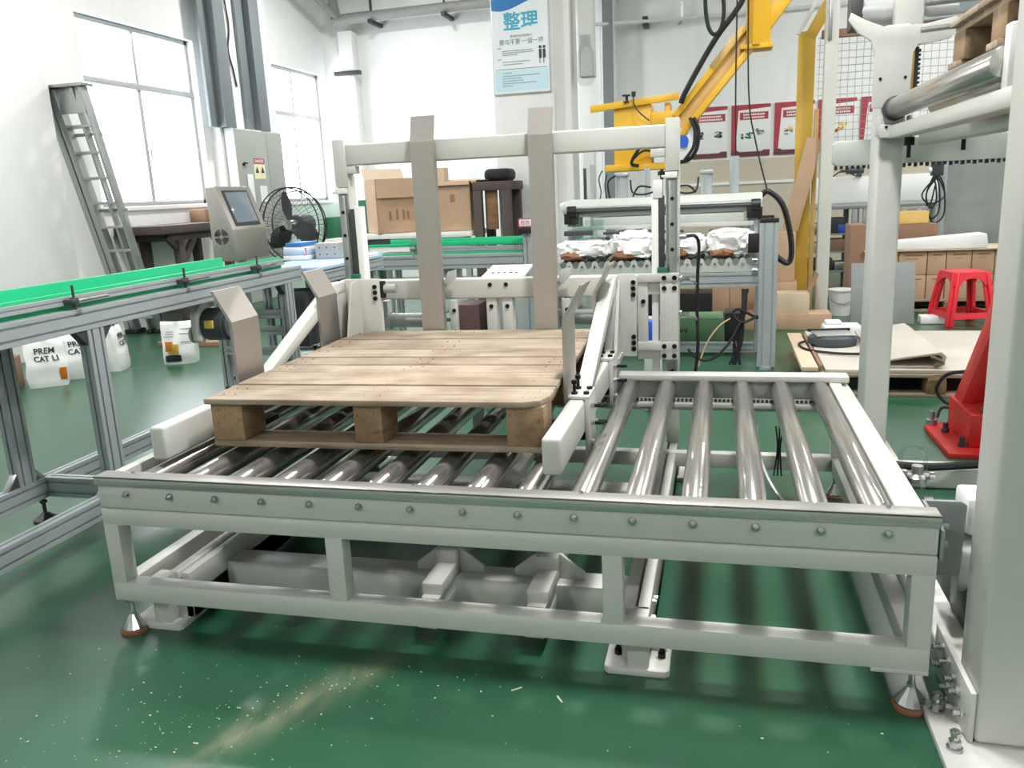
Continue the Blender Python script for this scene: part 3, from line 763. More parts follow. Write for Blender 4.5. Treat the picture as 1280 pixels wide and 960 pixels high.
MB().box(-1.612, -1.603, 3.03, 3.06, 1.18, 1.25, .002).obj('latch', 'zinc', cab)
tag(MB().box(-3.62, -2.86, 4.88, 5.08, 0, .05, .004).obj('timber_board', 'cardd'), 'brown plank lying on the floor behind the lone white bag', 'plank')

# things lying at the end of that belt
for i, (z, m, w, l) in enumerate(((.951, 'paper', .17, 'white folded sheets at the bottom of the stack by the fan'), (.985, 'beltb', .165, 'pale blue folder in the middle of the stack by the fan'), (1.012, 'white', .16, 'white sheets on top of the stack by the fan'), (1.04, 'blue', .12, 'small blue folder lying topmost by the fan'))):
    tag(MB().box(-1.02 - w / 2, -1.02 + w / 2, 3.05, 3.27, z, z + (.032 if i < 2 else .026), .003).obj('folder', m), l, 'folder', 'sheets stacked on the weighing belt')
gb = tag(MB().box(-.90, -.73, 3.12, 3.24, .951, 1.055, .004).obj('control_box', 'silverm'), 'grey metal control box with screw heads on the pale blue belt', 'box')
for u in (-.04, .0, .045):
    for w in (.03, .075): MB().cyl((-.815 + u * 1.3, 3.121, .951 + w), (-.815 + u * 1.3, 3.116, .951 + w), .005, n=8).obj('screw', 'dark', gb)
tag(MB().cyl((-.945, 3.06, .951), (-.945, 3.06, 1.03), .010, n=10).obj('marker_pen', 'redp'), 'small red marker standing beside the grey control box', 'pen')
tag(MB().box(-.80, -.58, 3.28, 3.44, .951, .965, .004).obj('plastic_sheet', 'paper'), 'flat white plastic sheet at the far end of the blue belt', 'sheet')

# ================================================================ industrial fan
fan = thing('industrial_fan', 'black round industrial fan with a wire guard beside the grey wall cabinet', 'fan', (-2.0, 4.9, 0), math.radians(-8), local=True)
gd = MB().ring((0, -.10, 1.13), .33, .006, 'y', 48).ring((0, -.02, 1.13), .335, .008, 'y', 48).ring((0, .06, 1.13), .30, .006, 'y', 40)
for R in (.27, .20, .13): gd.ring((0, -.115 - .05 * (1 - R / .33), 1.13), R, .0018, 'y', 40, 4)
for k in range(48):
    a = 2 * PI * k / 48; c, s = math.cos(a), math.sin(a)
    gd.tube([(.05 * c, -.17, 1.13 + .05 * s), (.2 * c, -.155, 1.13 + .2 * s), (.33 * c, -.10, 1.13 + .33 * s), (.335 * c, -.02, 1.13 + .335 * s), (.2 * c, .085, 1.13 + .2 * s)], .0016, 4, 2)
gd.obj('wire_guard', 'black', fan)
for k in range(3):
    a0 = PI / 2 + .15 + k * 2 * PI / 3
    bm_ = MB(); t = bmesh.new(); rows = []
    for i in range(9):
        r = .05 + .25 * i / 8; wd = (.045 + .035 * math.sin(PI * min(1, i / 7.0))) * (1 if i < 8 else .55)
        row = []
        for j in range(5):
            u = (j / 4 - .5) * 2 * wd; tw = u * .55 * (1 - .5 * i / 8)
            row.append(t.verts.new((r * math.cos(a0) - u * math.sin(a0), -.06 + tw, 1.13 + r * math.sin(a0) + u * math.cos(a0))))
        rows.append(row)
    for i in range(8):
        for j in range(4): t.faces.new((rows[i][j], rows[i][j + 1], rows[i + 1][j + 1], rows[i + 1][j]))
    bmesh.ops.solidify(t, geom=list(t.faces), thickness=.003)
    bm_._add(t); bm_.obj('blade', 'dark', fan)
MB().lathe([(.0, -.10), (.04, -.10), (.05, -.06), (.05, .0)], (0, 0, 1.13), 'y', 20).obj('hub', 'zinc', fan)
MB().lathe([(.05, .0), (.09, .02), (.10, .10), (.09, .20), (.05, .24), (0, .245)], (0, 0, 1.13), 'y', 20).obj('motor_housing', 'motor', fan)
MB().cyl((0, .1, .03), (0, .1, 1.05), .022, n=14).box(-.04, .04, .05, .15, 1.0, 1.06, .01).obj('pole', 'dark', fan)
MB().lathe([(.24, 0), (.24, .02), (.20, .04), (.04, .06)], (0, .1, 0), 'z', 28).obj('base', 'dark', fan)

# ================================================================ grey electrical cabinet and steel posts on the wall
ec = thing('electrical_cabinet', 'grey steel electrical cabinet with warning labels between the two windows', 'cabinet', (-4.38, 8.4, .3))
MB().box(-4.46, -4.325, 7.81, 9.02, .3, 2.30, .004).obj('body', 'cabside', ec)
MB().box(-4.325, -4.315, 7.815, 8.58, .32, 2.285, .003).obj('door', 'cabgrey', ec)
MB().box(-4.325, -4.315, 8.59, 9.015, .32, 2.285, .003).obj('door', 'cabgrey', ec)
MB().box(-4.315, -4.285, 7.93, 7.955, 1.83, 1.86, .003).box(-4.295, -4.285, 7.93, 8.02, 1.85, 1.87, .003).obj('handle', 'blackox', ec)
lb = MB().box(-4.3148, -4.3125, 8.20, 8.48, 1.66, 1.93).obj('warning_label', 'paper', ec, label='white warning label with red band and two hazard triangles')
MB().box(-4.3124, -4.3115, 8.20, 8.48, 1.855, 1.93).obj('label_band', 'redp', lb)
MB().box(-4.3124, -4.3115, 8.205, 8.335, 1.665, 1.85).box(-4.3124, -4.3115, 8.345, 8.475, 1.665, 1.85).obj('label_field', 'labely', lb)
tri = MB()
for yc in (8.27, 8.41): tri.prism([(yc - .045, 1.74), (yc + .045, 1.74), (yc, 1.825)], 'x', -4.3114, -4.310)
tri.obj('hazard_triangle', 'inkb', lb)
tt = MB(); tt.text('DANGER', .055, TR(-4.311, 8.34, 1.893) @ FACE_X, .0004, bold=.001); tt.obj('label_text', 'paper', lb)
MB().box(-4.3148, -4.313, 8.30, 8.48, 1.36, 1.57).obj('notice_label', 'paper', ec)
MB().box(-4.3148, -4.300, 8.0, 8.14, 1.2, 1.72, .01).obj('document_pocket', 'white', ec)
for name, ys, lab in (('steel_post', (7.50, 7.90), 'grey painted steel post above the cabinet, nearer the large window'), ('steel_post', (8.34, 8.75), 'grey painted steel post above the cabinet, nearer the far window')):
    r = thing(name, lab, 'post', (-4.42, sum(ys) / 2, 2.30), 0, 'grey steel posts on the window pier')
    a, b = ys
    MB().box(-4.46, -4.42, a, b, 2.30, 6.15, .004).obj('flange', 'steelgrey', r)
    MB().box(-4.42, -4.34, (a + b) / 2 - .02, (a + b) / 2 + .02, 2.30, 6.15, .003).obj('web', 'steelgrey', r)
    MB().box(-4.34, -4.315, b - .24, b, 2.30, 6.15, .003).obj('flange', 'steelgrey', r)
cbl = MB().tube([(-4.455, 8.16, 6.0), (-4.45, 8.15, 4.2), (-4.45, 8.20, 3.6), (-4.455, 8.13, 3.3), (-4.45, 8.19, 3.05), (-4.455, 8.24, 2.85)], .011, 6)
tag(cbl.obj('loose_cable', 'dark'), 'thin dark cable hanging on the white pier between the steel posts', 'cable')

# ================================================================ ladder, work table
ld = thing('aluminium_ladder', 'folded aluminium step ladder leaning by the large window', 'ladder', (-4.38, 5.7, 0))
TOP, FOOT = (5.03, 2.50), (5.70, 0.0)                  # (y, z) of the leaning frame
for xt, xb, w, dp in ((-4.575, -4.575, .075, .10), (-4.485, -4.50, .070, .09), (-4.26, -4.30, .030, .07), (-4.155, -4.20, .035, .09)):
    MB().bar((xb, FOOT[0], .03), (xt, TOP[0], TOP[1]), w, dp, .003, up=(0, 1, .2)).obj('rail', 'alulad', ld)
    MB().box(xb - w / 2 - .01, xb + w / 2 + .01, FOOT[0] - .07, FOOT[0] + .10, 0, .045, .006).obj('rubber_foot', 'rubber', ld)
for k in range(9):
    t = .075 + k * .098; y, z = FOOT[0] + (TOP[0] - FOOT[0]) * t, TOP[1] * t
    MB().box(-4.46, -4.20 + .045 * t, y - .05, y + .06, z - .015, z + .012, .003).obj('tread', 'alulad', ld)
    if k % 3 == 2: MB().box(-4.50, -4.14, y + .05, y + .07, z - .09, z - .06, .002).obj('rear_brace', 'alulad', ld)
MB().box(-4.62, -4.11, 4.97, 5.13, 2.50, 2.53, .006).obj('top_cap', 'zinc', ld)
MB().box(-4.44, -4.16, 5.03, 5.05, 2.26, 2.50, .002).obj('back_plate', 'alulad', ld)
wb = thing('work_table', 'heavy dark brown timber work table under the large window', 'table', (-4.2, 6.4, 0))
MB().box(-4.56, -3.95, 5.64, 7.15, 1.06, 1.15, .008).obj('table_top', 'darkwood', wb)
MB().box(-4.50, -4.02, 5.85, 7.10, .98, 1.06, .004).obj('apron', 'darkwood', wb)
for y in (6.02, 6.96):
    for x in (-4.48, -4.05):
        MB().box(x - .045, x + .045, y - .045, y + .045, 0, .99, .005).obj('leg', 'darkwood', wb)
    MB().bar((-4.05, y, .70), (-4.05, y + (.28 if y < 6.5 else -.28), .99), .05, .07, .003).obj('brace', 'darkwood', wb)
    if y < 6.5: MB().bar((-4.05, y - .05, .90), (-4.05, y - .20, 1.03), .05, .06, .003).obj('brace', 'darkwood', wb)
MB().box(-4.50, -4.02, 6.02, 6.96, .18, .24, .004).obj('foot_rail', 'darkwood', wb)
tag(MB().box(-4.52, -4.30, 6.95, 7.5, 1.152, 1.30, .01).obj('timber_plank', 'cardd'), 'brown timber offcut lying on the dark work table', 'plank')

# ================================================================ filled bags on the floor behind the belt conveyor
def bag_mesh(w, d, h, seed, bulge=.2, topw=1.0, n=9, m=12):
    """gusseted bag: flat base, bulging body, pinched and sealed top."""
    t = bmesh.new(); rings = []
    per = []
    for k in range(n): per.append((-1 + 2 * k / n, -1))
    for k in range(4): per.append((1, -1 + 2 * k / 4))
    for k in range(n): per.append((1 - 2 * k / n, 1))
    for k in range(4): per.append((-1, 1 - 2 * k / 4))
    for i in range(m + 1):
        f = i / m
        dd = d * (1 - f ** 2.2) + .012; dd *= (1 + bulge * math.sin(PI * min(1, f * 1.3)))
        ww = w * (1 + .06 * math.sin(PI * f)) * (1 + (topw - 1) * f)
        row = []
        for (u, v) in per:
            x = u * ww / 2; y = v * dd / 2 * (1 - .25 * u * u * (1 - f * .4)); z = h * f
            q = noise.noise_vector(Vector((x * 9, y * 9 + seed, z * 9))) * .02 * min(1, f * 4)
            row.append(t.verts.new((x + q.x, y + q.y * 1.2, z + q.z * (.5 if f < 1 else 1.0))))
        rings.append(row)
    N = len(per)
    for i in range(m):
        for j in range(N): t.faces.new((rings[i][j], rings[i][(j + 1) % N], rings[i + 1][(j + 1) % N], rings[i + 1][j]))
    t.faces.new(rings[0][::-1]); t.faces.new(rings[-1])
    bmesh.ops.recalc_face_normals(t, faces=list(t.faces))
    return t
def on_front(w, d, h, bulge, x, z):
    f = z / h; dd = (d * (1 - f ** 2.2) + .012) * (1 + bulge * math.sin(PI * min(1, f * 1.3))); u = 2 * x / w
    return -dd / 2 * (1 - .25 * u * u * (1 - f * .4))
def patch(mb, w, d, h, bulge, x0, x1, z0, z1, seed, off=.006, n=6):
    t = bmesh.new(); V = []
    for i in range(n + 1):
        row = []
        for j in range(n + 1):
            x = x0 + (x1 - x0) * j / n; z = z0 + (z1 - z0) * i / n
            y = on_front(w, d, h, bulge, x, z); q = noise.noise_vector(Vector((x * 9, y * 9 + seed, z * 9))) * .02 * min(1, z / h * 4)
            row.append(t.verts.new((x + q.x, y + q.y * 1.2 - off, z + q.z * .5)))
        V.append(row)
    for i in range(n):
        for j in range(n): t.faces.new((V[i][j], V[i][j + 1], V[i + 1][j + 1], V[i + 1][j]))
    bmesh.ops.solidify(t, geom=list(t.faces), thickness=.0015)
    return mb._add(t)
def warp_text(mb, body, size, cx, cz, w, d, h, bulge, seed, off=.008):
    k = MB(); k.text(body, size, TR(cx, 0, cz) @ FACE_Y, .0006, bold=.0012)
    for v in k.bm.verts:
        y = on_front(w, d, h, bulge, v.co.x, max(.01, v.co.z)); q = noise.noise_vector(Vector((v.co.x * 9, y * 9 + seed, v.co.z * 9))) * .02
        v.co.y += y + q.y * 1.2 - off; v.co.x += q.x
    me = D.meshes.new('t'); k.bm.to_mesh(me); k.bm.free(); mb.bm.from_mesh(me); D.meshes.remove(me); return mb
BG = (.27, .13, .37)
def bag(loc, rz, label, seed, prints, tilt=0):
    r = thing('litter_bag', label, 'bag', loc, rz, 'white bags on the floor behind the belt conveyor', local=True)
    w, d, h = BG; mb = MB(); mb._add(bag_mesh(w, d, h, seed)); mb.obj('sack', 'bagw', r, sharp=70)
    prints(r, w, d, h, .2, seed); return r
def p_front(r, w, d, h, b, s):
    patch(MB(), w, d, h, b, -.09, .0, .09, .18, s).obj('print', 'yelp', r, label='yellow and orange printed picture')
    patch(MB(), w, d, h, b, -.12, -.05, .12, .20, s, .0075).obj('print', 'orange', r)
    patch(MB(), w, d, h, b, -.115, .02, .025, .085, s).obj('print', 'ink', r, label='dark printed base band')
    m = MB()
    for k in range(3): m.box(-.11 + .01 * k, -.03, -.0, .001, .24 + k * .02, .247 + k * .02)
    for v in m.bm.verts: v.co.y += on_front(w, d, h, b, v.co.x, v.co.z) - .012
    m.obj('print_lines', 'greyink', r)
    m = MB()
    for x, z in ((.03, .30), (.02, .26), (.03, .19)): m.box(x, x + .09, 0, .001, z, z + .008)
    for v in m.bm.verts: v.co.y += on_front(w, d, h, b, v.co.x, v.co.z) - .012
    m.obj('print_lines', 'greyink', r)
def p_text(r, w, d, h, b, s):
    m = MB(); warp_text(m, 'PREM', .062, .01, .285, w, d, h, b, s); warp_text(m, 'CAT LI', .058, .01, .225, w, d, h, b, s); m.obj('lettering', 'inkb', r)
    patch(MB(), w, d, h, b, .09, .135, .05, .15, s).obj('print', 'orange', r)
    patch(MB(), w, d, h, b, -.03, .03, .375, .388, s).obj('print', 'inkb', r)
bag((-2.83, 4.16, 0), math.radians(20), 'white bag with a yellow and orange print standing alone on the floor', 3.1, p_front)
bag((-3.40, 3.26, 0), math.radians(38), 'white bag lettered PREM CAT, nearest to the brown carton', 7.7, p_text)
bag((-3.36, 3.56, 0), math.radians(44), 'white bag lettered PREM CAT, second from the brown carton', 12.3, p_text)
bag((-3.27, 3.90, 0), math.radians(112), 'white bag turned sideways, half hidden by the aluminium post', 18.9, p_text)
bx = thing('carton', 'brown open carton on the floor left of the white bags', 'carton', (-3.80, 3.06, 0), math.radians(30), 'cardboard cartons', local=True)
MB().box(-.22, .22, -.16, .16, 0, .24, .004).obj('body', 'cardd', bx)
MB().box(-.22, .22, -.30, -.16, .235, .24, .001).box(-.36, -.22, -.16, .16, .235, .24, .001).obj('flap', 'card', bx)
tag(MB().box(-.14, .18, -.12, .1, .24, .33, .02, 3, TR(-3.80, 3.06, 0) @ RZ(.5)).obj('foam_pad', 'paper'), 'white packing foam in the brown open carton', 'foam')
# ================================================================ 5S poster on the white pier
po = thing('tidy_up_poster', 'pale blue framed notice with a large blue headline on the white pier', 'poster', (-.29, 6.99, 2.38))
px0, px1, pz0, pz1 = -.60, .0, 2.36, 3.30
MB().box(px0 - .012, px1 + .012, 6.975, 7.0, pz0 - .012, pz1 + .012, .004).obj('frame', 'frame', po)
bd = MB().box(px0, px1, 6.972, 6.976, pz0, pz1).obj('sheet', 'posterg', po)
MB().box(px0 + .01, px1 - .01, 6.9705, 6.972, pz0 + .02, pz0 + .23).obj('lower_field', 'posterb', bd)
pr = [(px0, pz1)] + [(px0 + .46 * t, pz1 - .02 - .12 * math.sin(PI * min(1, .25 + .75 * t)) * (1 - t * .6)) for t in [i / 12 for i in range(13)]] + [(px0 + .50, pz1)]
MB().prism(pr, 'y', 6.9700, 6.972).obj('header_curve', 'blue', bd)
t = MB(); t.text('整理', .19, TR(-.29, 6.9705, 3.06) @ FACE_Y, .0008, bold=.004); t.obj('headline', 'cyan', bd)
t = MB(); t.text('要与不要 一留一弃', .058, TR(-.29, 6.9705, 2.868) @ FACE_Y, .0006, bold=.0006); t.obj('slogan', 'greyink', bd)
t = MB(); t.text('整理的目的和要点', .03, TR(-.29, 6.9705, 2.925) @ FACE_Y, .0005); t.obj('sub_headline', 'greyink', bd)
ln = MB()
for z, a, b in ((2.815, -.555, -.50), (2.785, -.50, -.17), (2.765, -.50, -.16), (2.745, -.50, -.33), (2.705, -.555, -.50), (2.675, -.50, -.20), (2.65, -.50, -.28), (2.565, -.50, -.40), (2.535, -.51, -.10), (2.51, -.51, -.30), (2.485, -.51, -.28), (2.46, -.51, -.14), (2.435, -.51, -.40)):
    x = a
    while x < b - .008:
        w = random.uniform(.010, .014); ln.box(x, x + w * .7, 6.9694, 6.9704, z - .0045, z + .0045); x += w
ln.obj('small_print', 'greyink', bd, kind='stuff')
MB().box(px0 + .02, px1 - .02, 6.9694, 6.9704, 2.60, 2.604).obj('rule', 'ink', bd)
ic = MB()
for a in (0, .07): ic.cyl((-.09 + a * .6, 6.9704, 2.80), (-.09 + a * .6, 6.9694, 2.80), .016, n=14).box(-.105 + a * .6, -.075 + a * .6, 6.9694, 6.9704, 2.69, 2.78).box(-.10 + a * .6, -.092 + a * .6, 6.9694, 6.9704, 2.64, 2.69)
ic.obj('pictogram', 'ink', bd)

# ================================================================ row of posters on the back wall
PX = [(1.27, 1.845), (1.905, 2.46), (2.515, 3.07), (3.11, 3.64), (3.69, 4.22), (4.27, 4.80)]
PLAB = ['poster with two small dark machine drawings, at the left end of the row', 'poster with a green machine drawing, second in the row on the back wall', 'poster with yellow and grey machine pictures, half behind the yellow post', 'poster with an orange machine picture, seen through the wire mesh', 'poster with dark red side band, at the right end behind the mesh', 'red banded poster hidden by the tall posts']
for i, (a, b) in enumerate(PX[:5]):
    z0, z1 = 1.69, 2.43
    r = thing('wall_poster', PLAB[i], 'poster', ((a + b) / 2, YB - .02, z0), 0, 'red banded posters on the back wall')
    MB().box(a, b, YB - .020, YB - .012, z0, z1, .002).obj('sheet', 'paper', r)
    y0, y1 = YB - .0225, YB - .0201
    MB().prism([(a, z1), (b, z1), (b, z1 - .05), (a + .10, z1 - .08), (a + .06, z0 + .09), (a, z0 + .09)], 'y', y0, y1).obj('red_band', 'redp', r)
    hd = MB().box(a + .12, b - .03, y0, y1, z1 - .215, z1 - .11).obj('title_block', 'redp', r)
    t = MB()
    for row in range(2):
        x = a + .17
        while x < b - .09:
            w = random.uniform(.022, .03); t.box(x, x + w * .75, y0 - .001, y0, z1 - .155 - row * .042, z1 - .13 - row * .042); x += w
    t.obj('title_print', 'paper', hd)
    MB().prism([(a, z0), (b, z0), (b, z0 + .09), (b - .09, z0 + .09), (b - .12, z0 + .07), (a + .12, z0 + .07), (a + .09, z0 + .09), (a, z0 + .09)], 'y', y0, y1).obj('foot_band', 'maroon', r)
    cx = (a + b) / 2 + .03; rp = random.Random(40 + i)
    def blob(mat, x, z, n, sx, sz):                                  # a little machine drawing made of flat printed shapes
        m = MB()
        for k in range(n):
            u, v = x + rp.uniform(-sx, sx), z + rp.uniform(-sz, sz); w, h = rp.uniform(.012, .04), rp.uniform(.010, .03)
            if k % 3 == 0: m.cyl((u, y1, v), (u, y0 - .0002 * k, v), w * .7, n=10)
            else: m.bar((u - w, (y0 + y1) / 2 - .0002 * k, v), (u + w, (y0 + y1) / 2 - .0002 * k, v + rp.uniform(-.02, .02)), .002, h)
        m.obj('picture', mat, r)
    if i == 0:
        for c in (cx - .13, cx + .13): blob('ink', c, 2.02, 8, .035, .05)
    elif i == 1: blob('dgreen', cx - .08, 1.99, 10, .10, .04); blob('greyink', cx + .11, 2.02, 8, .05, .06)
    elif i == 2: blob('yelp', cx - .10, 2.07, 5, .04, .02); blob('greyink', cx - .08, 2.0, 6, .07, .03); blob('greyink', cx + .07, 2.02, 7, .05, .03)
    elif i == 3: blob('orange', cx - .02, 2.01, 9, .09, .04); blob('yelp', cx + .06, 2.08, 4, .05, .025)
    else: blob('greyink', cx, 2.02, 9, .10, .05)

# pipes and conduits under the roof
dp = thing('duct_pipe', 'thick grey pipe along the top of the back wall, branching at the corner', 'pipe', (-2, YB - .37, 4.1))
MB().tube([(-4.2, YB - .35, 4.75), (-4.15, YB - .36, 4.15), (-3.9, YB - .37, 4.10), (-1.2, YB - .37, 4.12), (.8, YB - .37, 4.14)], .075, 10, 3).obj('main_run', 'pipeg', dp)
MB().tube([(-4.2, 9.0, 4.62), (-4.17, YB - .9, 4.30), (-4.12, YB - .36, 4.12)], .055, 10, 2).obj('branch_run', 'pipeg', dp)
for x in (-3.55, -2.35): tag(MB().box(x - .03, x + .03, YB - .47, YB - .0, 3.98, 4.04, .004).box(x - .015, x + .015, YB - .39, YB - .35, 4.0, 4.5, .003).obj('pipe_hanger', 'dark'), 'dark bracket holding the grey pipe, ' + ('nearer the corner' if x < -3 else 'farther from the corner'), 'bracket')
tag(MB().tube([(-.1, YB - .40, 3.66), (2.0, YB - .05, 3.68), (6.5, YB - .05, 3.70)], .028, 8, 2).obj('conduit', 'pipew'), 'pale conduit running along the back wall above the posters', 'pipe')
tag(MB().box(.62, .70, YB - .24, YB, 3.60, 3.74, .01).obj('conduit_clamp', 'dark'), 'dark clamp on the pale conduit', 'clamp')
tag(MB().box(-4.30, -3.86, YB - .30, YB - .20, 3.28, 3.34, .004).obj('wall_bracket', 'dark'), 'short dark bracket on the corner pilaster', 'bracket')
tag(MB().lathe([(.06, 0), (.09, .05), (.085, .32), (.05, .44), (.06, .50)], (.36, 7.14, 2.40), 'z', 14).obj('plastic_wrap', 'clearp'), 'clear plastic bag wrapped round the thin grey pipe beside the pier', 'bag')
tag(MB().tube([(1.18, YB - .12, 3.9), (1.18, YB - .12, 3.66), (1.14, YB - .06, 3.62)], .02, 6, 2).obj('hose_hook', 'zinc'), 'short bent hook above the pale conduit', 'hook')

# ================================================================ far conveyor with green guides
fc = thing('guide_conveyor', 'far aluminium conveyor with bright green guides behind the pallet lifter', 'conveyor', (-.3, 4.35, 0))
for y in (4.10, 4.58):
    MB().ext((-.98, y, .83), (.32, y, .83), .05, .11, 1, 2).obj('side_profile', 'alu', fc)
MB().box(-.98, .32, 4.13, 4.55, .862, .884, .006).obj('belt', 'beltd', fc)
MB().box(-.94, .31, 4.112, 4.122, .875, .900, .002).box(-.94, .31, 4.555, 4.567, .925, .985, .002).box(-.94, -.60, 4.105, 4.12, .955, .975, .002).obj('guide_strip', 'green', fc)
MB().ext((-.60, 4.115, .925), (.31, 4.115, .925), .02, .036, 1, 1, sw=.006, sd=.004).box(-.60, .31, 4.108, 4.122, .948, .985, .002).obj('guide_rail', 'alu', fc)
MB().box(-.60, .31, 4.104, 4.108, .950, .986, .001).obj('guide_strip', 'green', fc)
MB().cyl((-.56, 4.08, .87), (-.56, 4.08, 1.01), .008, n=10).box(-.58, -.54, 4.07, 4.11, .92, .95, .003).obj('guide_clamp', 'zinc', fc)
for x in (-.9, .25):
    for y in (4.10, 4.58): MB().ext((x, y, .02), (x, y, .775), .05, .05).cyl((x, y, 0), (x, y, .02), .035, n=14).obj('leg', 'alu', fc)
MB().ext((.355, 4.10, 0), (.355, 4.10, 1.04), .06, .06).obj('sensor_post', 'alu', fc)
MB().box(.30, .40, 4.03, 4.07, 1.03, 1.075, .003).obj('sensor', 'black', fc)
sg = MB().box(.30, .41, 4.04, 4.05, 1.075, 1.14, .001).obj('sensor_label', 'paper', fc, label='small white label with red border')
MB().box(.30, .41, 4.0385, 4.04, 1.132, 1.14).box(.30, .41, 4.0385, 4.04, 1.075, 1.083).box(.30, .308, 4.0385, 4.04, 1.075, 1.14).box(.402, .41, 4.0385, 4.04, 1.075, 1.14).obj('label_border', 'redp', sg)
t = MB(); t.text('危险', .036, TR(.355, 4.0385, 1.107) @ FACE_Y, .0004); t.obj('label_text', 'redp', sg)
MB().box(-.55, -.30, 4.2, 4.5, .55, .76, .01).obj('drive_box', 'white', fc)

# ================================================================ bag conveyor with scalloped side plates and the flattening press above it
rv = thing('bag_roller_conveyor', 'roller conveyor with scalloped grey side plates carrying crumpled white bags', 'conveyor', (1.3, 4.35, 0))
NP = 15; PW = .0965
for y in (4.10, 4.60):
    prof = [(.57, .705), (2.03, .705)]
    for i in range(NP - 1, -1, -1):
        c = .57 + PW * (i + .5)
        prof += [(c + PW / 2 - .006, .803), (c + .032, .799)] + [(c + .026 * math.cos(a_), .788 - .040 * math.sin(a_)) for a_ in [PI * k / 8 for k in range(9)]] + [(c - .032, .799), (c - PW / 2 + .006, .803)]
    MB().prism(prof, 'y', y, y + .008).obj('side_plate', 'paint2', rv)
    MB().ext((.45, y + .02, .648), (2.03, y + .02, .648), .05, .105, 1, 2).obj('side_profile', 'alu', rv)
    for i in range(0, NP + 1):
        x = .57 + PW * i
        if x < 2.02: MB().cyl((x, y, .765), (x, y - .012, .765), .009, n=8).obj('plate_bolt', 'chrome', rv)
rr = MB().cyl((.57 + PW / 2, 4.112, .768), (.57 + PW / 2, 4.598, .768), .033, n=20).obj('roller', 'zinc', rv)
for i in range(1, NP): clone(rr, (PW * i, 0, 0))
for x, y in ((2.095, 4.08), (2.095, 4.62)):
    MB().ext((x, y, .02), (x, y, 1.045), .125, .06, 2, 1, up=(0, 1, 0)).cyl((x, y, 0), (x, y, .02), .05, n=14).obj('post', 'alu', rv)
    MB().box(x - .064, x + .064, y - .032, y + .032, 1.045, 1.075, .003).obj('post_cap', 'black', rv)
for y in (4.12, 4.6): MB().ext((.55, y, .02), (.55, y, .595), .05, .05).obj('post', 'alu', rv)
MB().ext((.6, 4.60, .06), (2.03, 4.60, .06), .05, .08, 1, 2).obj('floor_profile', 'alu', rv)
MB().box(1.955, 2.03, 4.055, 4.075, .84, .975, .004).obj('stop_block', 'black', rv)
for z in (.79, .72): MB().cyl((2.02, 4.06, z), (1.985, 4.06, z), .012, n=10).obj('spring_pin', 'chrome', rv)
def lump(cx, cy, cz, sx, sy, sz, seed, label):
    r = thing('product_bag', label, 'bag', (cx, cy, cz), 0, 'crumpled white bags on the roller conveyor')
    t = bmesh.new(); bmesh.ops.create_icosphere(t, subdivisions=4, radius=1)
    for v in t.verts:
        p = v.co.copy(); e = .62
        q = Vector([math.copysign(abs(c) ** e, c) for c in p])
        n1 = noise.noise(Vector((p.x * 2.2 + seed, p.y * 2.2, p.z * 2.2))); n2 = abs(noise.noise(Vector((p.x * 4.5, p.y * 4.5 + seed, p.z * 4.5)))); n3 = abs(noise.noise(Vector((p.x * 9 + seed, p.y * 9, p.z * 9))))
        k = 1 + .16 * n1 + .22 * n2 - .10 * n3
        v.co = Vector((cx + q.x * sx / 2 * k, cy + q.y * sy / 2 * k, max(cz, cz + sz / 2 + q.z * sz / 2 * k)))
    m = MB(); m._add(t); m.obj('bag_film', 'bagw', r, sharp=28)
    t = bmesh.new(); bmesh.ops.create_icosphere(t, subdivisions=3, radius=1)
    for v in t.verts:
        p = v.co.copy(); k = 1 + .25 * noise.noise(Vector((p.x * 4 + seed, p.y * 4, p.z * 4)))
        v.co = Vector((cx - sx * .18 + p.x * sx * .26 * k, cy - sy * .40 + p.y * .075 * k, max(cz - .004, cz + .032 + p.z * .038 * k)))
    m = MB(); m._add(t); m.obj('filling', 'bagk', r, sharp=60, label='brown filling showing through the torn side')
lump(.76, 4.36, .803, .40, .42, .15, 1.0, 'crumpled white bag on the rollers, at the left end')
lump(1.15, 4.36, .803, .39, .44, .20, 5.3, 'crumpled white bag on the rollers, just left of the lifter column')
lump(1.52, 4.38, .803, .30, .42, .17, 9.1, 'crumpled white bag on the rollers, just right of the lifter column')
lump(1.84, 4.36, .803, .34, .44, .20, 14.2, 'crumpled white bag on the rollers, at the right end by the black capped post')

bp = thing('bag_press', 'grey bag flattening press with rounded cover and air cylinders above the white bags', 'machine', (1.3, 4.55, 0))
MB().prism([(4.36, 1.12), (4.36, 1.20), (4.40, 1.25), (4.72, 1.25), (4.78, 1.20), (4.78, 1.12)], 'x', .60, 2.06, .006).cyl((.60, 4.55, 1.19), (.55, 4.55, 1.17), .06, n=20).obj('top_cover', 'paint2', bp)
MB().cyl((.64, 4.335, 1.165), (1.99, 4.335, 1.165), .016, n=12).obj('shaft', 'dark', bp)
MB().cyl((.66, 4.335, 1.185), (1.97, 4.335, 1.185), .006, n=8).obj('tie_rod', 'zinc', bp)
MB().box(.82, 1.93, 4.34, 4.76, 1.035, 1.115, .004).box(.62, 2.0, 4.33, 4.36, 1.02, 1.05, .003).obj('press_plate', 'paint2', bp)
MB().box(.80, .806, 4.32, 4.5, .92, 1.12).box(.66, .90, 4.318, 4.322, .95, 1.10).obj('clear_guard', 'acryl', bp)
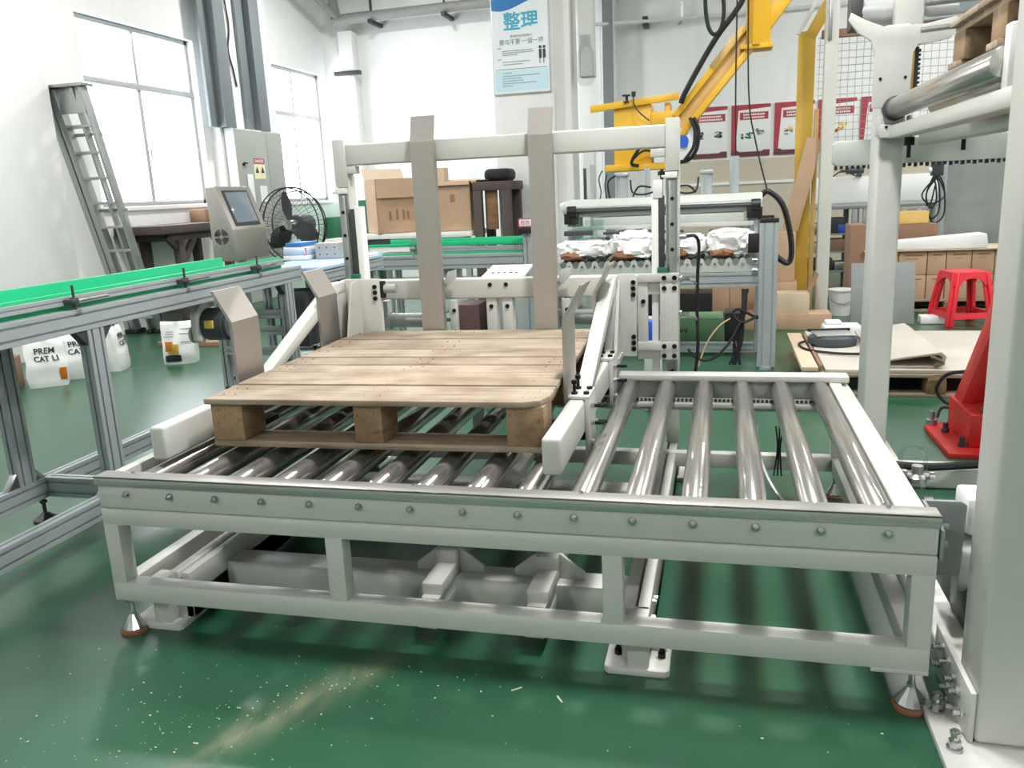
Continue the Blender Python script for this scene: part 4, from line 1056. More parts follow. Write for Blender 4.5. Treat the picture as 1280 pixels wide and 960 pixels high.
for x in (.645, 2.0):
    MB().ext((x, 4.40, .70), (x, 4.40, 1.20), .06, .06, up=(0, 1, 0)).ext((x, 4.72, .70), (x, 4.72, 1.20), .06, .06, up=(0, 1, 0)).obj('press_column', 'alu', bp)
    MB().cyl((x - .02, 4.33, 1.165), (x + .045, 4.33, 1.165), .042, n=18).box(x - .05, x + .06, 4.33, 4.37, 1.07, 1.15, .006).obj('bearing_block', 'black', bp)
for x, z0, z1, rad in ((.79, 1.25, 1.51, .022), (1.02, 1.25, 1.41, .045), (1.215, 1.25, 1.47, .022), (1.66, 1.25, 1.40, .042), (1.86, 1.25, 1.52, .035)):
    c = MB().cyl((x, 4.55, z0), (x, 4.55, z1), rad, n=20).obj('air_cylinder', 'alu', bp)
    if rad > .04: MB().box(x - rad * 1.15, x + rad * 1.15, 4.55 - rad * 1.15, 4.55 + rad * 1.15, z1, z1 + .03, .004).obj('cylinder_cap', 'silverm', c)
for pts in ([(.93, 4.5, 1.25), (.92, 4.48, 1.37), (.98, 4.47, 1.42)], [(1.09, 4.5, 1.38), (1.11, 4.46, 1.29), (1.19, 4.46, 1.27), (1.28, 4.48, 1.29)], [(1.11, 4.5, 1.26), (1.16, 4.45, 1.33), (1.25, 4.46, 1.32)], [(1.60, 4.5, 1.38), (1.58, 4.46, 1.28), (1.48, 4.46, 1.27), (1.44, 4.48, 1.31)], [(1.58, 4.5, 1.27), (1.53, 4.46, 1.32), (1.45, 4.47, 1.32)]):
    MB().tube(pts, .007, 7).obj('air_hose', 'rubber', bp)
for x in (.72, .77): MB().box(x - .010, x + .010, 4.60, 4.64, 1.25, 1.49 - (x - .72), .003).obj('manifold', 'dark', bp)
MB().tube([(.86, 4.46, 1.25), (.87, 4.44, 1.31), (.855, 4.45, 1.40), (.88, 4.46, 1.46)], .005, 6).tube([(.91, 4.46, 1.25), (.90, 4.45, 1.35), (.915, 4.46, 1.43)], .005, 6).obj('air_hose', 'rubber', bp)
MB().box(.60, .82, 4.28, 4.32, .985, 1.02, .004).box(.9, 1.5, 4.29, 4.32, .985, 1.005, .004).obj('sensor_rail', 'dark', bp)
MB().box(.62, .90, 4.66, 4.68, .895, .945, .002).obj('guide_strip', 'green', bp)

# ================================================================ yellow gripper arm
ya = thing('yellow_lifting_arm', 'yellow steel gripper arm with a sloping beam hanging above the bag conveyor', 'machine', (1.5, 5.3, 1.42))
MB().bar((.68, 5.26, 1.985), (1.42, 5.26, 2.045), .03, .055, .003).obj('top_arm', 'yellow', ya)
MB().box(.875, 1.19, 5.28, 5.58, 1.50, 2.00, .006).box(1.30, 1.345, 5.28, 5.58, 1.50, 2.0, .004).obj('gripper_box', 'yellow', ya)
MB().box(.80, 1.36, 5.24, 5.60, 1.465, 1.52, .004).obj('gripper_flange', 'yellow', ya)
MB().box(1.19, 1.42, 5.25, 5.55, 1.80, 1.93, .006).obj('wrist_block', 'yellow', ya)
MB().box(1.215, 1.29, 5.25, 5.27, 1.62, 1.80, .002).box(1.20, 1.31, 5.245, 5.255, 1.70, 1.72).obj('valve_rack', 'dark', ya)
P, Q = Vector((1.44, 5.30, 1.84)), Vector((1.985, 5.30, 2.48))
u = Vector((-(Q - P).z, 0, (Q - P).x)).normalized()
MB().bar(P + u * .068, Q + u * .068, .16, .05, .004, up=u).bar(P - u * .068 - (Q - P) * .12, Q - u * .068, .16, .05, .004, up=u).obj('beam_flange', 'yellow', ya)
MB().bar(P - (Q - P) * .05, Q, .05, .11, .002, up=u).obj('beam_web', 'yelpale', ya)
MB().bar(lerp(P, Q, .55) + Vector((0, -.07, 0)) + u * .075, lerp(P, Q, .95) + Vector((0, -.07, 0)) + u * .075, .04, .052, .003, up=u).obj('beam_plate', 'yelpale', ya)
MB().box(1.945, 2.13, 5.20, 5.40, 2.37, 6.2, .006).box(1.99, 2.05, 5.17, 5.21, 2.38, 6.2, .004).box(1.90, 2.15, 5.19, 5.41, 2.355, 2.39, .004).obj('hanging_column', 'yellow', ya)
MB().bar((2.06, 5.30, 2.50), (2.34, 5.30, 2.86), .12, .11, .004, up=(-.8, 0, .6)).bar((2.34, 5.30, 2.86), (2.30, 5.30, 3.3), .12, .11, .004, up=(1, 0, 0)).obj('upper_brace', 'yellow', ya)
MB().cyl((2.12, 5.235, 2.56), (2.12, 5.22, 2.56), .012, n=10).obj('brace_bolt', 'dark', ya)
MB().tube([(1.44, 5.18, 1.98), (1.47, 5.16, 2.05), (1.58, 5.15, 2.24), (1.72, 5.15, 2.46), (1.85, 5.15, 2.62), (1.92, 5.15, 2.74), (1.95, 5.15, 2.95), (1.97, 5.15, 3.5)], .022, 8).obj('cable_bundle', 'rubber', ya)
MB().tube([(1.54, 5.2, 1.86), (1.575, 5.2, 1.78), (1.58, 5.2, 1.70), (1.56, 5.2, 1.60), (1.50, 5.22, 1.53), (1.40, 5.24, 1.51)], .016, 8).tube([(1.51, 5.18, 1.86), (1.55, 5.18, 1.76), (1.54, 5.18, 1.63), (1.47, 5.2, 1.53)], .013, 8).obj('cable_bundle', 'rubber', ya)
MB().tube([(1.09, 5.2, 1.50), (1.03, 5.18, 1.53), (1.12, 5.17, 1.66), (1.22, 5.18, 1.66), (1.34, 5.2, 1.57)], .014, 8).tube([(1.03, 5.18, 1.54), (1.14, 5.16, 1.62), (1.30, 5.18, 1.58)], .009, 7).obj('air_hose', 'rubber', ya)
MB().tube([(1.05, 5.22, 2.08), (1.055, 5.2, 2.0), (1.10, 5.18, 1.93), (1.18, 5.2, 1.86)], .006, 6).cyl((1.05, 5.22, 2.06), (1.05, 5.22, 2.10), .018, n=10).obj('sensor_cable', 'black', ya)
MB().cyl((.99, 5.25, 2.03), (.99, 5.25, 2.07), .012, n=8).box(.955, 1.02, 5.22, 5.27, 2.07, 2.082, .003).box(.965, 1.01, 5.22, 5.27, 2.018, 2.03, .003).obj('clamp_lever', 'black', ya)
MB().cyl((1.45, 5.235, 1.68), (1.45, 5.22, 1.68), .05, n=20).obj('end_disc', 'bluep', ya)
MB().prism([(1.40, 1.50), (1.50, 1.50), (1.55, 1.66), (1.55, 1.84), (1.40, 1.76)], 'y', 5.25, 5.33, .008).obj('wrist_cover', 'paper', ya)
# hanging cables from the roof
for nm, pts, rad, lab in (('hanging_loop', [(1.60, 5.0, 5.2), (1.63, 5.0, 3.2), (1.635, 5.0, 2.62), (1.70, 5.0, 2.455), (1.77, 5.0, 2.60), (1.73, 5.0, 3.2), (1.72, 5.0, 5.2)], .016, 'thick black cable hanging in a loop left of the yellow column'),
                          ('hanging_wire', [(1.86, 4.8, 5.2), (1.865, 4.8, 3.0), (1.865, 4.8, 2.0), (1.88, 4.8, 1.25)], .006, 'thin black wire hanging straight down to the press, left one'),
                          ('hanging_wire', [(1.95, 4.8, 5.2), (1.945, 4.8, 3.0), (1.96, 4.8, 2.0), (2.02, 4.8, 1.62), (2.11, 4.75, 1.26)], .006, 'thin black wire slanting down to the end of the press, right one')):
    tag(MB().tube(pts, rad, 7).obj(nm, 'rubber'), lab, 'cable')
tag(MB().tube([(2.06, 4.7, 1.22), (2.12, 4.68, 1.25), (2.22, 4.68, 1.15), (2.28, 4.70, .95), (2.30, 4.72, .78), (2.27, 4.72, .70), (2.16, 4.70, .78)], .022, 8).obj('corrugated_hose', 'black'), 'black corrugated hose curving down at the right end of the press', 'hose')
# ================================================================ tall frame at right with the raised roller track
tf = thing('raised_roller_frame', 'tall off-white steel frame at right with a raised steel roller track and floor beams', 'machine', (2.43, 1.0, 0))
MB().box(2.358, 2.520, -.130, .030, .020, 2.6, .014, 3).obj('front_post', 'paint', tf)
MB().prism([(2.285, .035), (2.34, .035), (2.34, .06), (2.62, .06), (2.62, -.36), (2.277, -.36), (2.277, .027)], 'z', 0, .020, .002).obj('floor_plate', 'paint', tf)
for x, y, h in ((2.306, -.006, .055), (2.310, -.155, .055), (2.315, -.30, .05)):
    MB().cyl((x, y, .02), (x, y, .026), .018, n=16).cyl((x, y, .026), (x, y, .044), .0145, n=6).cyl((x, y, .044), (x, y, .07), .009, n=12).cyl((x, y, .056), (x, y, .066), .0135, n=6).obj('anchor_bolt', 'chrome', tf)
MB().box(2.344, 2.357, -.125, .20, .020, .150, .002).obj('joint_plate', 'paint', tf)
MB().prism([(.03, .09), (.30, .09), (.03, .34)], 'x', 2.44, 2.452, .001).obj('gusset', 'paint', tf)
for i, (y, z) in enumerate(((.12, .125), (.06, .12), (.12, .075), (.0, .11), (.04, .06), (-.04, .10), (-.03, .05), (-.09, .075))):
    MB().cyl((2.344, y, z), (2.318, y, z), .0065, n=10).cyl((2.344, y, z), (2.334, y, z), .0115, n=6).obj('stud', 'chrome', tf)
MB().box(2.352, 2.474, .032, 2.05, .0, .088, .010, 3).obj('floor_beam', 'paint', tf)
MB().box(2.474, 4.2, 1.673, 1.790, .0, .090, .010, 3).obj('floor_beam', 'paint', tf)
MB().box(2.440, 2.546, 2.052, 2.27, .0, 1.96, .012, 3).obj('rear_post', 'paint', tf)
MB().box(2.40, 2.60, 2.0, 2.32, .0, .016, .002).obj('floor_plate', 'paint', tf)
for z in (.06, .10): MB().cyl((2.49, 2.052, z), (2.49, 2.044, z), .012, n=12).obj('post_bolt', 'zinc', tf)
# head of the rear post: side cheeks and a curved arm
hp = [(2.40, 1.62), (2.405, 1.84), (2.385, 1.90), (2.33, 1.935), (2.29, 1.99), (2.30, 2.02), (2.36, 1.985), (2.44, 1.95), (2.60, 1.95), (2.72, 1.97), (2.74, 1.94), (2.70, 1.885), (2.64, 1.875), (2.575, 1.87), (2.556, 1.84), (2.552, 1.62)]
MB().prism(hp, 'y', 2.036, 2.052, .003).obj('head_plate', 'paint', tf)
for x in (2.43, 2.53): MB().cyl((x, 2.036, 1.74), (x, 2.030, 1.74), .006, n=10).obj('head_bolt', 'blackox', tf)
MB().box(2.43, 2.55, 1.98, 2.05, 1.490, 1.545, .004).box(2.42, 2.44, 1.985, 2.04, 1.50, 1.58, .003).box(2.545, 2.562, 1.985, 2.04, 1.50, 1.58, .003).obj('roller_bracket', 'paint', tf)
for k in range(4): MB().cyl((2.455 + k * .025, 1.985, 1.535), (2.455 + k * .025, 1.975, 1.535), .007, n=8).obj('bracket_bolt', 'blackox', tf)
r1 = MB().lathe([(.012, .55), (.040, .56), (.044, .57), (.044, 2.012), (.040, 2.02), (.012, 2.03)], (2.497, 0, 1.614), 'y', 30).obj('roller', 'roller', tf)
for k in range(1, 5): clone(r1, (.17 * k, 0, -.0))
MB().lathe([(.034, 2.015), (.052, 2.022), (.052, 2.045)], (2.497, 0, 1.614), 'y', 26).obj('bearing_housing', 'dark', tf)
MB().box(2.470, 2.545, .03, 2.04, 1.485, 1.54, .006).obj('track_beam', 'paint', tf)
MB().box(2.60, 2.68, .03, 2.04, 1.455, 1.53, .006).obj('track_beam', 'paint2', tf)
MB().box(2.485, 2.60, .50, .548, 1.54, 1.705, .006).obj('near_bracket', 'white', tf)
MB().prism([(2.30, 1.40), (2.318, 1.385), (4.2, 1.385), (4.2, 1.505), (2.318, 1.505), (2.30, 1.49)], 'y', 2.44, 2.50, .003).obj('chain_beam', 'paint2', tf)
cm = MB()
for k in range(70): cm.box(2.31 + k * .026, 2.324 + k * .026, 2.46, 2.476, 1.366 + (k % 2) * .004, 1.385)
cm.obj('chain_links', 'dark', tf, kind='stuff')
for x, z0 in ((2.535, 1.40), (2.745, 1.42)): MB().cyl((x, 1.90, z0), (x, 1.90, 1.487), .009, n=10).cyl((x, 1.90, z0 + .05), (x, 1.90, z0 + .085), .022, n=6).obj('adjusting_bolt', 'blackox', tf)
MB().cyl((2.375, 2.42, 2.075), (2.80, 2.42, 2.065), .060, n=26).obj('top_motor', 'silverm', tf, label='grey tube motor across the top of the frame')
MB().box(2.340, 2.395, 2.36, 2.48, 2.0, 2.16, .006).obj('motor_end', 'dark', tf)
MB().box(2.52, 2.64, 2.28, 2.36, 1.90, 2.2, .01).obj('motor_mount', 'paint', tf)
MB().cyl((2.58, 2.04, 1.925), (2.94, 2.04, 1.945), .012, n=10).cyl((2.62, 2.2, 1.99), (3.4, 2.2, 2.01), .016, n=10).cyl((2.62, 2.2, 2.06), (3.4, 2.2, 2.08), .016, n=10).obj('tie_rod', 'zinc', tf)
MB().box(2.556, 2.575, 2.10, 2.12, 1.60, 1.865).obj('brass_strip', 'goldm', tf)
bt = MB(); bt.box(2.578, 2.592, 2.10, 2.12, 1.60, 1.868)
for k in range(14): bt.box(2.592, 2.600, 2.10, 2.12, 1.602 + k * .019, 1.612 + k * .019)
bt.obj('toothed_belt', 'black', tf)
MB().box(2.70, 4.2, 2.6, 2.64, 2.02, 2.3, .006).obj('rear_cover', 'gpanel', tf)
small_pallet('wooden_pallet', 'wooden pallet lying high on the raised roller track at right', (3.045, .66, 1.6585), 0, 1.12, .95, .15, 6)

# filter and cables lying beside the floor beam
tag(MB().tube([(2.44, 1.66, .115), (2.62, 1.62, .115), (2.85, 1.67, .118), (3.1, 1.72, .115), (3.4, 1.74, .115)], .018, 8).obj('power_cable', 'rubber'), 'black cable lying along the top of the rear floor beam', 'cable')
fl = thing('air_filter', 'small clear plastic filter bowl with a bent clear tube at the conveyor end', 'filter', (2.335, .50, .37))
MB().lathe([(.012, .0), (.024, .015), (.026, .07), (.018, .09)], (2.338, .50, .355), 'z', 18).obj('bowl', 'clearp', fl)
MB().lathe([(.028, .09), (.028, .105), (.016, .115), (.016, .14)], (2.338, .50, .355), 'z', 14).cyl((2.30, .50, .462), (2.37, .50, .462), .010, n=10).box(2.284, 2.31, .49, .51, .43, .48, .002).obj('filter_head', 'zinc', fl)
MB().tube([(2.30, .50, .462), (2.292, .51, .50), (2.305, .54, .535), (2.35, .58, .53), (2.40, .68, .47), (2.44, .85, .30)], .007, 8).obj('clear_tube', 'clearp', fl)
MB().cyl((2.37, .50, .462), (2.385, .50, .462), .014, n=10).cyl((2.355, .48, .40), (2.38, .48, .40), .010, n=8).obj('fitting', 'chrome', fl)
ln = thing('floor_conduit', 'silver pipe and black cable running across the floor under the rollers', 'pipe', (1.9, 1.10, 0))
MB().cyl((1.70, 1.12, .055), (2.17, 1.10, .055), .016, n=12).obj('pipe', 'chrome', ln)
MB().tube([(1.46, 1.14, .05), (1.58, 1.17, .085), (1.72, 1.15, .06), (1.9, 1.10, .09), (2.17, 1.13, .08), (2.34, 1.18, .03)], .014, 8).obj('cable', 'rubber', ln)
MB().box(1.30, 2.17, 1.02, 1.09, .0, .04, .003).obj('cable_tray', 'paint2', ln)
tag(MB().tube([(1.92, 1.45, .33), (1.93, 1.35, .24), (1.97, 1.22, .16), (2.04, 1.12, .085)], .008, 7).obj('grey_lead', 'silverm'), 'grey lead curving down to the pipe under the rollers', 'cable')
ce = thing('cable_ends', 'bunch of three thin black cable ends standing up under the rollers', 'cable', (2.01, 1.33, .17))
for k, x in enumerate((1.995, 2.01, 2.025)): MB().tube([(x, 1.38, .35), (x + .006 - .01 * k, 1.33, .27), (x - .01, 1.28, .17)], .0035, 6).obj('cable_end', 'rubber', ce)

# ================================================================ red robot base
rb = thing('red_robot_base', 'red painted robot pedestal bolted to the floor behind the tall front post', 'machine', (3.15, 2.4, 0))
MB().prism([(2.835, 2.10), (3.5, 2.10), (3.5, 2.66), (2.90, 2.66), (2.835, 2.60)], 'z', 0, .025, .002).obj('floor_plate', 'red', rb)
MB().prism([(2.945, .025), (3.5, .025), (3.5, .40), (3.03, .19), (2.945, .19)], 'y', 2.20, 2.60, .006).obj('pedestal', 'red', rb)
MB().prism([(2.955, .18), (3.00, .34), (3.075, .60), (3.115, .86), (3.5, .86), (3.5, .18)], 'y', 2.42, 2.56, .006).obj('column', 'red', rb)
MB().prism([(3.0, .14), (3.5, .14), (3.5, .66), (3.12, .62)], 'y', 2.22, 2.24, .003).obj('cover_plate', 'red', rb)
MB().cyl((3.09, 2.42, .40), (3.09, 2.412, .40), .018, n=14).obj('hole_plug', 'paper', rb)
MB().cyl((3.0, 2.24, .21), (3.0, 2.20, .21), .010, n=10).cyl((3.06, 2.22, .30), (3.06, 2.205, .30), .012, n=6).obj('cover_bolt', 'dark', rb)
for x, y in ((2.905, 2.47), (2.92, 2.22)):
    MB().cyl((x, y, .025), (x, y, .045), .020, n=6).cyl((x, y, .045), (x, y, .075), .013, n=10).obj('anchor_bolt', 'dark', rb)
MB().cyl((2.87, 2.60, .025), (2.87, 2.60, .055), .028, n=16).cyl((2.87, 2.60, .055), (2.87, 2.60, .10), .014, n=10).obj('corner_bolt', 'zinc', rb)
MB().tube([(3.05, 2.60, .10), (2.95, 2.68, .13), (2.905, 2.70, .20), (2.95, 2.66, .29), (3.06, 2.55, .33)], .010, 8).tube([(2.90, 2.62, .06), (2.93, 2.64, .11), (3.02, 2.58, .11)], .008, 7).obj('robot_cable', 'rubber', rb)
bh = MB(); bh.box(2.84, 3.4, 2.09, 2.099, .026, .06); bh.bm.free()

# ================================================================ pallet with sheets behind the machine
small_pallet('wooden_pallet', 'wooden pallet on the floor loaded with flat grey sheets, behind the right posts', (3.05, 4.02, 0), 0, 1.35, 1.45, .14, 7)
tag(MB().box(2.275, 2.375, 3.35, 4.60, .142, .172, .003, 2).obj('cardboard_sheet', 'card2'), 'tan cardboard sheets at the left edge of the low pallet', 'cardboard')
tag(MB().box(2.415, 3.72, 3.32, 4.72, .142, .165, .004, 2).obj('flat_sheet', 'felt'), 'large pale grey sheet laid flat on the low pallet', 'sheet')
tag(MB().prism([(2.384, .142), (2.400, .142), (2.402, .178), (2.392, .184), (2.384, .178)], 'y', 3.36, 4.55, .002).obj('cardboard_edge', 'cardd'), 'folded brown cardboard edge strip beside the flat grey sheet', 'cardboard')
fo = MB(); prof = [(2.74, .166), (3.05, .166), (3.10, .19), (3.11, .24), (3.08, .27), (2.74, .215), (2.74, .202), (3.06, .250), (3.085, .235), (3.085, .205), (3.03, .180), (2.74, .180)]
fo.prism(prof, 'y', 3.36, 4.45, .003)
tag(fo.obj('folded_sheet', 'felt'), 'folded pale grey sheet with a rounded fold, beside the rear post', 'sheet')
tag(MB().tube([(3.04, 3.35, .185), (3.09, 3.35, .20), (3.06, 3.35, .225), (3.02, 3.35, .24)], .010, 6).obj('sheet_roll_edge', 'feltd'), 'dark curled edge under the folded grey sheet', 'sheet')
dv = thing('black_appliance', 'black flat appliance with a grey lid and cord on the low pallet', 'appliance', (2.55, 4.15, .166), math.radians(8), local=True)
MB().lathe([(.0, 0), (.17, 0), (.185, .02), (.18, .06), (.15, .075), (0, .075)], (0, 0, 0), 'z', 28).move(Matrix.Diagonal((.92, .8, 1, 1))).obj('body', 'motor', dv)
MB().box(-.13, .13, -.10, .10, .074, .088, .012).obj('lid', 'silverm', dv)
MB().box(-.15, .15, .09, .11, .08, .10, .006).obj('handle', 'black', dv)
MB().tube([(-.19, .0, .03), (-.24, -.05, .015), (-.22, -.25, .014), (-.05, -.40, .014), (.15, -.46, .02)], .009, 7).obj('cord', 'black', dv)
tag(MB().box(2.68, 2.76, 3.60, 3.65, .167, .185, .008).obj('leather_glove', 'cardd'), 'dark brown glove beside the rear post on the flat sheet', 'glove')
tag(MB().box(2.60, 2.90, 5.10, 5.30, .0, .14, .02).box(2.62, 2.75, 5.15, 5.28, .14, .17, .012).obj('foam_block', 'paper'), 'white foam block behind the low pallet', 'foam')

# ================================================================ stool
st = thing('red_stool', 'red plastic stool with four splayed legs by the stacked cartons', 'stool', (3.87, 6.05, 0), math.radians(12), local=True)
MB().prism([(-.15, -.13), (-.13, -.15), (.13, -.15), (.15, -.13), (.15, .13), (.13, .15), (-.13, .15), (-.15, .13)], 'z', .455, .475, .006).obj('seat', 'redpl', st)
for sx in (-1, 1):
    for sy in (-1, 1):
        t = bmesh.new()
        top = Vector((sx * .125, sy * .125, .46)); bot = Vector((sx * .19, sy * .19, 0))
        m = MB()
        m.bar(bot + Vector((0, 0, 0)), top, .075, .022, .004, up=(0, sy, 0)).bar(bot, top, .022, .075, .004, up=(0, sy, 0))
        m.obj('leg', 'redpl', st); t.free()
def side_panel(ax, s):
    m = MB(); pr = [(-.165, .36), (-.145, .47), (.145, .47), (.165, .36), (.10, .36)]
    pr += [(.10 * math.cos(a), .36 + .06 * math.sin(a)) for a in [PI * k / 8 for k in range(1, 8)]] + [(-.10, .36)]
    m.prism(pr, 'y', -.010, .010)
    if s == 2: m = MB(); m.prism([(-.185, .07), (-.175, .12), (.175, .12), (.185, .07)], 'y', -.008, .008)
    for v in m.bm.verts: v.co.y += -(.142 + (.47 - v.co.z) * .13)
    m.move(RZ(ax)); return m
for k in range(4):
    side_panel(k * PI / 2, 1).obj('apron', 'redpl', st); side_panel(k * PI / 2, 2).obj('cross_bar', 'redpl', st)

# ================================================================ cartons and things at the far right
sp2 = small_pallet('wooden_pallet', 'wooden pallet under the stacked cartons behind the red stool', (3.95, 7.15, 0), 0, 1.25, .8, .12, 5)
XC = [3.20, 3.475, 3.735, 3.905, 4.13, 4.33, 4.56]
names = ['first', 'second', 'third', 'fourth', 'fifth', 'sixth']
def carton(x0, x1, y0, y1, z0, z1, label, mat='card', group=None, lab=True):
    r = thing('carton', label, 'carton', ((x0 + x1) / 2, (y0 + y1) / 2, z0), 0, group)
    MB().box(x0, x1, y0, y1, z0, z1, .004).obj('body', mat, r)
    MB().box(x0 + .001, x1 - .001, (y0 + y1) / 2 - .025, (y0 + y1) / 2 + .025, z1 - .001, z1 + .0015).obj('tape', 'tape', r)
    if lab:
        m = MB(); m.box(x0 + .05, x1 - .04, y0 - .002, y0, z1 - .045, z1 - .03).box(x0 + .06, x1 - .08, y0 - .002, y0, z1 - .075, z1 - .068); m.obj('print', 'cardd', r)
    return r
for row in range(2):
    for i in range(6):
        carton(XC[i] + .004, XC[i + 1] - .004, 6.82, 7.30, .121 + row * .235, .121 + (row + 1) * .235 - .004,
               'cardboard carton in the %s row behind the red stool, %s from the left' % (('lower', 'upper')[row], names[i]), 'card', 'cartons stacked behind the red stool')
tag(MB().box(3.15, 4.60, 6.78, 7.32, .592, .606, .002).obj('cardboard_sheet', 'card2'), 'flat cardboard sheet lying over the stacked cartons', 'cardboard')
fm = MB(); fm.prism([(3.42, .607), (4.22, .607), (4.26, .625), (4.24, .745), (3.42, .69)], 'y', 6.80, 7.05, .012); tag(fm.obj('foam_bundle', 'paper'), 'long white wrapped foam bundle on top of the stacked cartons', 'foam')
tag(MB().box(3.44, 3.86, 7.06, 7.30, .607, .84, .004).obj('carton', 'cardd'), 'brown carton standing behind the white foam bundle', 'carton', 'cardboard cartons')
yb = thing('yellow_box', 'pale yellow box with two grey knobs on the brown carton', 'box', (3.62, 7.18, .841))
MB().box(3.50, 3.78, 7.08, 7.28, .841, .965, .008).obj('body', 'yplast', yb)
for x in (3.56, 3.70): MB().cyl((x, 7.14, .965), (x, 7.14, .985), .022, n=14).obj('knob', 'silverm', yb)
MB().box(3.48, 3.80, 7.22, 7.27, .965, 1.0, .004).obj('back_rail', 'gpanel', yb)
tag(MB().box(3.02, 3.18, 6.84, 7.2, 0, .86, .004).obj('tall_carton', 'cardd'), 'narrow dark brown carton standing left of the rear post', 'carton', 'cardboard cartons')
gp = thing('partition_panel', 'grey partition panel standing behind the stacked cartons', 'panel', (4.55, 7.6, 0))
MB().box(4.02, 5.2, 7.55, 7.60, .05, 1.50, .004).obj('sheet', 'gpanel', gp)
MB().box(3.97, 4.03, 7.53, 7.62, 0, 1.55, .004).obj('frame_post', 'alu', gp)
cbs = thing('cable_coil', 'black cables hanging in loops from a socket on the grey partition', 'cable', (3.95, 7.45, .8))
MB().box(3.86, 3.97, 7.44, 7.52, 1.30, 1.45, .006).obj('socket_box', 'dark', cbs)
MB().cyl((3.86, 7.47, 1.36), (3.83, 7.47, 1.36), .03, n=14).obj('socket', 'paper', cbs)
mb = MB()
for dx, w, zb in ((0, .08, .88), (.03, .11, .84), (-.02, .06, .98), (.01, .13, 1.02)):
    mb.tube([(3.90 + dx, 7.45, 1.30), (3.90 + dx - w, 7.44, 1.12), (3.90 + dx - w * .4, 7.43, zb), (3.90 + dx + w * .6, 7.44, zb + .06), (3.90 + dx + w * .5, 7.45, 1.18), (3.90 + dx, 7.45, 1.30)], .008, 6)
mb.tube([(3.90, 7.45, 1.2), (3.86, 7.44, 1.0), (3.78, 7.42, .90), (3.74, 7.40, .84)], .008, 6)
mb.obj('cables', 'rubber', cbs)
# grey work bench with drawers and shelves between the posts
sb = thing('steel_bench', 'grey steel bench with shelves of parts between the white posts', 'bench', (3.2, 8.7, 0))
MB().box(2.6, 4.35, 8.5, 9.3, .96, 1.0, .004).obj('bench_top', 'gpanel', sb)
for x in (2.65, 3.30, 3.42, 4.3):
    for y in (8.54, 9.26): MB().box(x - .03, x + .03, y - .03, y + .03, 0, .96, .003).obj('leg', 'alu', sb)
for z in (.22, .45, .66): MB().box(2.65, 4.3, 8.52, 9.26, z, z + .02, .002).obj('shelf', 'gpanel', sb)
for i, (x, z, w, h, m) in enumerate(((2.75, .68, .22, .12, 'zinc'), (3.0, .68, .2, .18, 'dark'), (2.72, .47, .25, .1, 'silverm'), (3.02, .47, .2, .14, 'cardd'), (2.78, .24, .3, .14, 'dark'), (3.10, .24, .16, .1, 'zinc'))):
    tag(MB().box(x, x + w, 8.56, 8.8, z + .001, z + h, .01).obj('parts_bin', m), 'small %s parts bin on the %s shelf of the steel bench, %s side' % ({'zinc': 'zinc', 'dark': 'dark', 'silverm': 'silver', 'cardd': 'brown'}[m], ('top', 'middle', 'bottom')[i // 2], ('near', 'far')[i % 2]), 'bin', 'parts bins on the steel bench')
tag(MB().box(3.12, 3.20, 8.52, 8.6, .682, .78, .012).obj('blue_bottle', 'bluep'), 'small blue can on the steel bench shelf', 'can')
tag(MB().box(2.7, 4.35, 9.0, 9.06, 1.02, 1.32, .006).obj('back_board', 'paper'), 'long white board standing on the back of the steel bench', 'board')
dr = thing('hand_drill', 'dark hand drill with a curly lead lying above the white board', 'tool', (3.3, 8.98, 1.321))
MB().cyl((3.24, 8.98, 1.40), (3.44, 8.98, 1.40), .04, n=14).box(3.36, 3.42, 8.95, 9.01, 1.321, 1.39, .01).cyl((3.18, 8.98, 1.40), (3.24, 8.98, 1.40), .018, n=10).obj('body', 'motor', dr)
MB().tube([(3.36, 8.98, 1.33), (3.2, 8.95, 1.40), (3.08, 8.95, 1.34), (3.04, 8.95, 1.42), (3.0, 8.95, 1.32)], .008, 6).obj('lead', 'black', dr)
# leaning sheet metal, pail, small box
tag(MB().box(2.94, 3.48, -.006, .006, 0, .56, .002, 2, TR(0, 6.02, 0) @ Matrix.Rotation(math.radians(-9), 4, 'X')).obj('metal_sheet', 'gpanel'), 'plain grey metal sheet leaning upright behind the rear post', 'sheet')
pa = thing('plastic_pail', 'translucent white plastic pail on the floor by the white post', 'pail', (2.93, 6.62, 0))
MB().lathe([(.0, 0), (.09, 0), (.12, .24), (.128, .24), (.128, .255), (.115, .255), (.085, .01), (0, .01)], (2.93, 6.62, 0), 'z', 26).obj('tub', 'white', pa)
MB().tube([(2.80, 6.62, .24), (2.83, 6.54, .16), (2.93, 6.50, .12), (3.03, 6.54, .16), (3.06, 6.62, .24)], .004, 6).obj('handle', 'zinc', pa)
tag(MB().box(3.53, 3.75, 6.0, 6.13, .0, .075, .012).obj('foam_strip', 'paper'), 'white foam strip on the floor by the red stool', 'foam')
tag(MB().box(2.86, 3.40, 5.62, 5.86, .0, .02, .003).obj('cardboard_piece', 'card'), 'flat cardboard piece on the floor under the leaning metal sheet', 'cardboard')
tag(MB().box(4.42, 4.52, 6.5, 6.6, .0, .24, .02).obj('blue_bin', 'bluep'), 'small blue container on the floor right of the stool', 'bin')

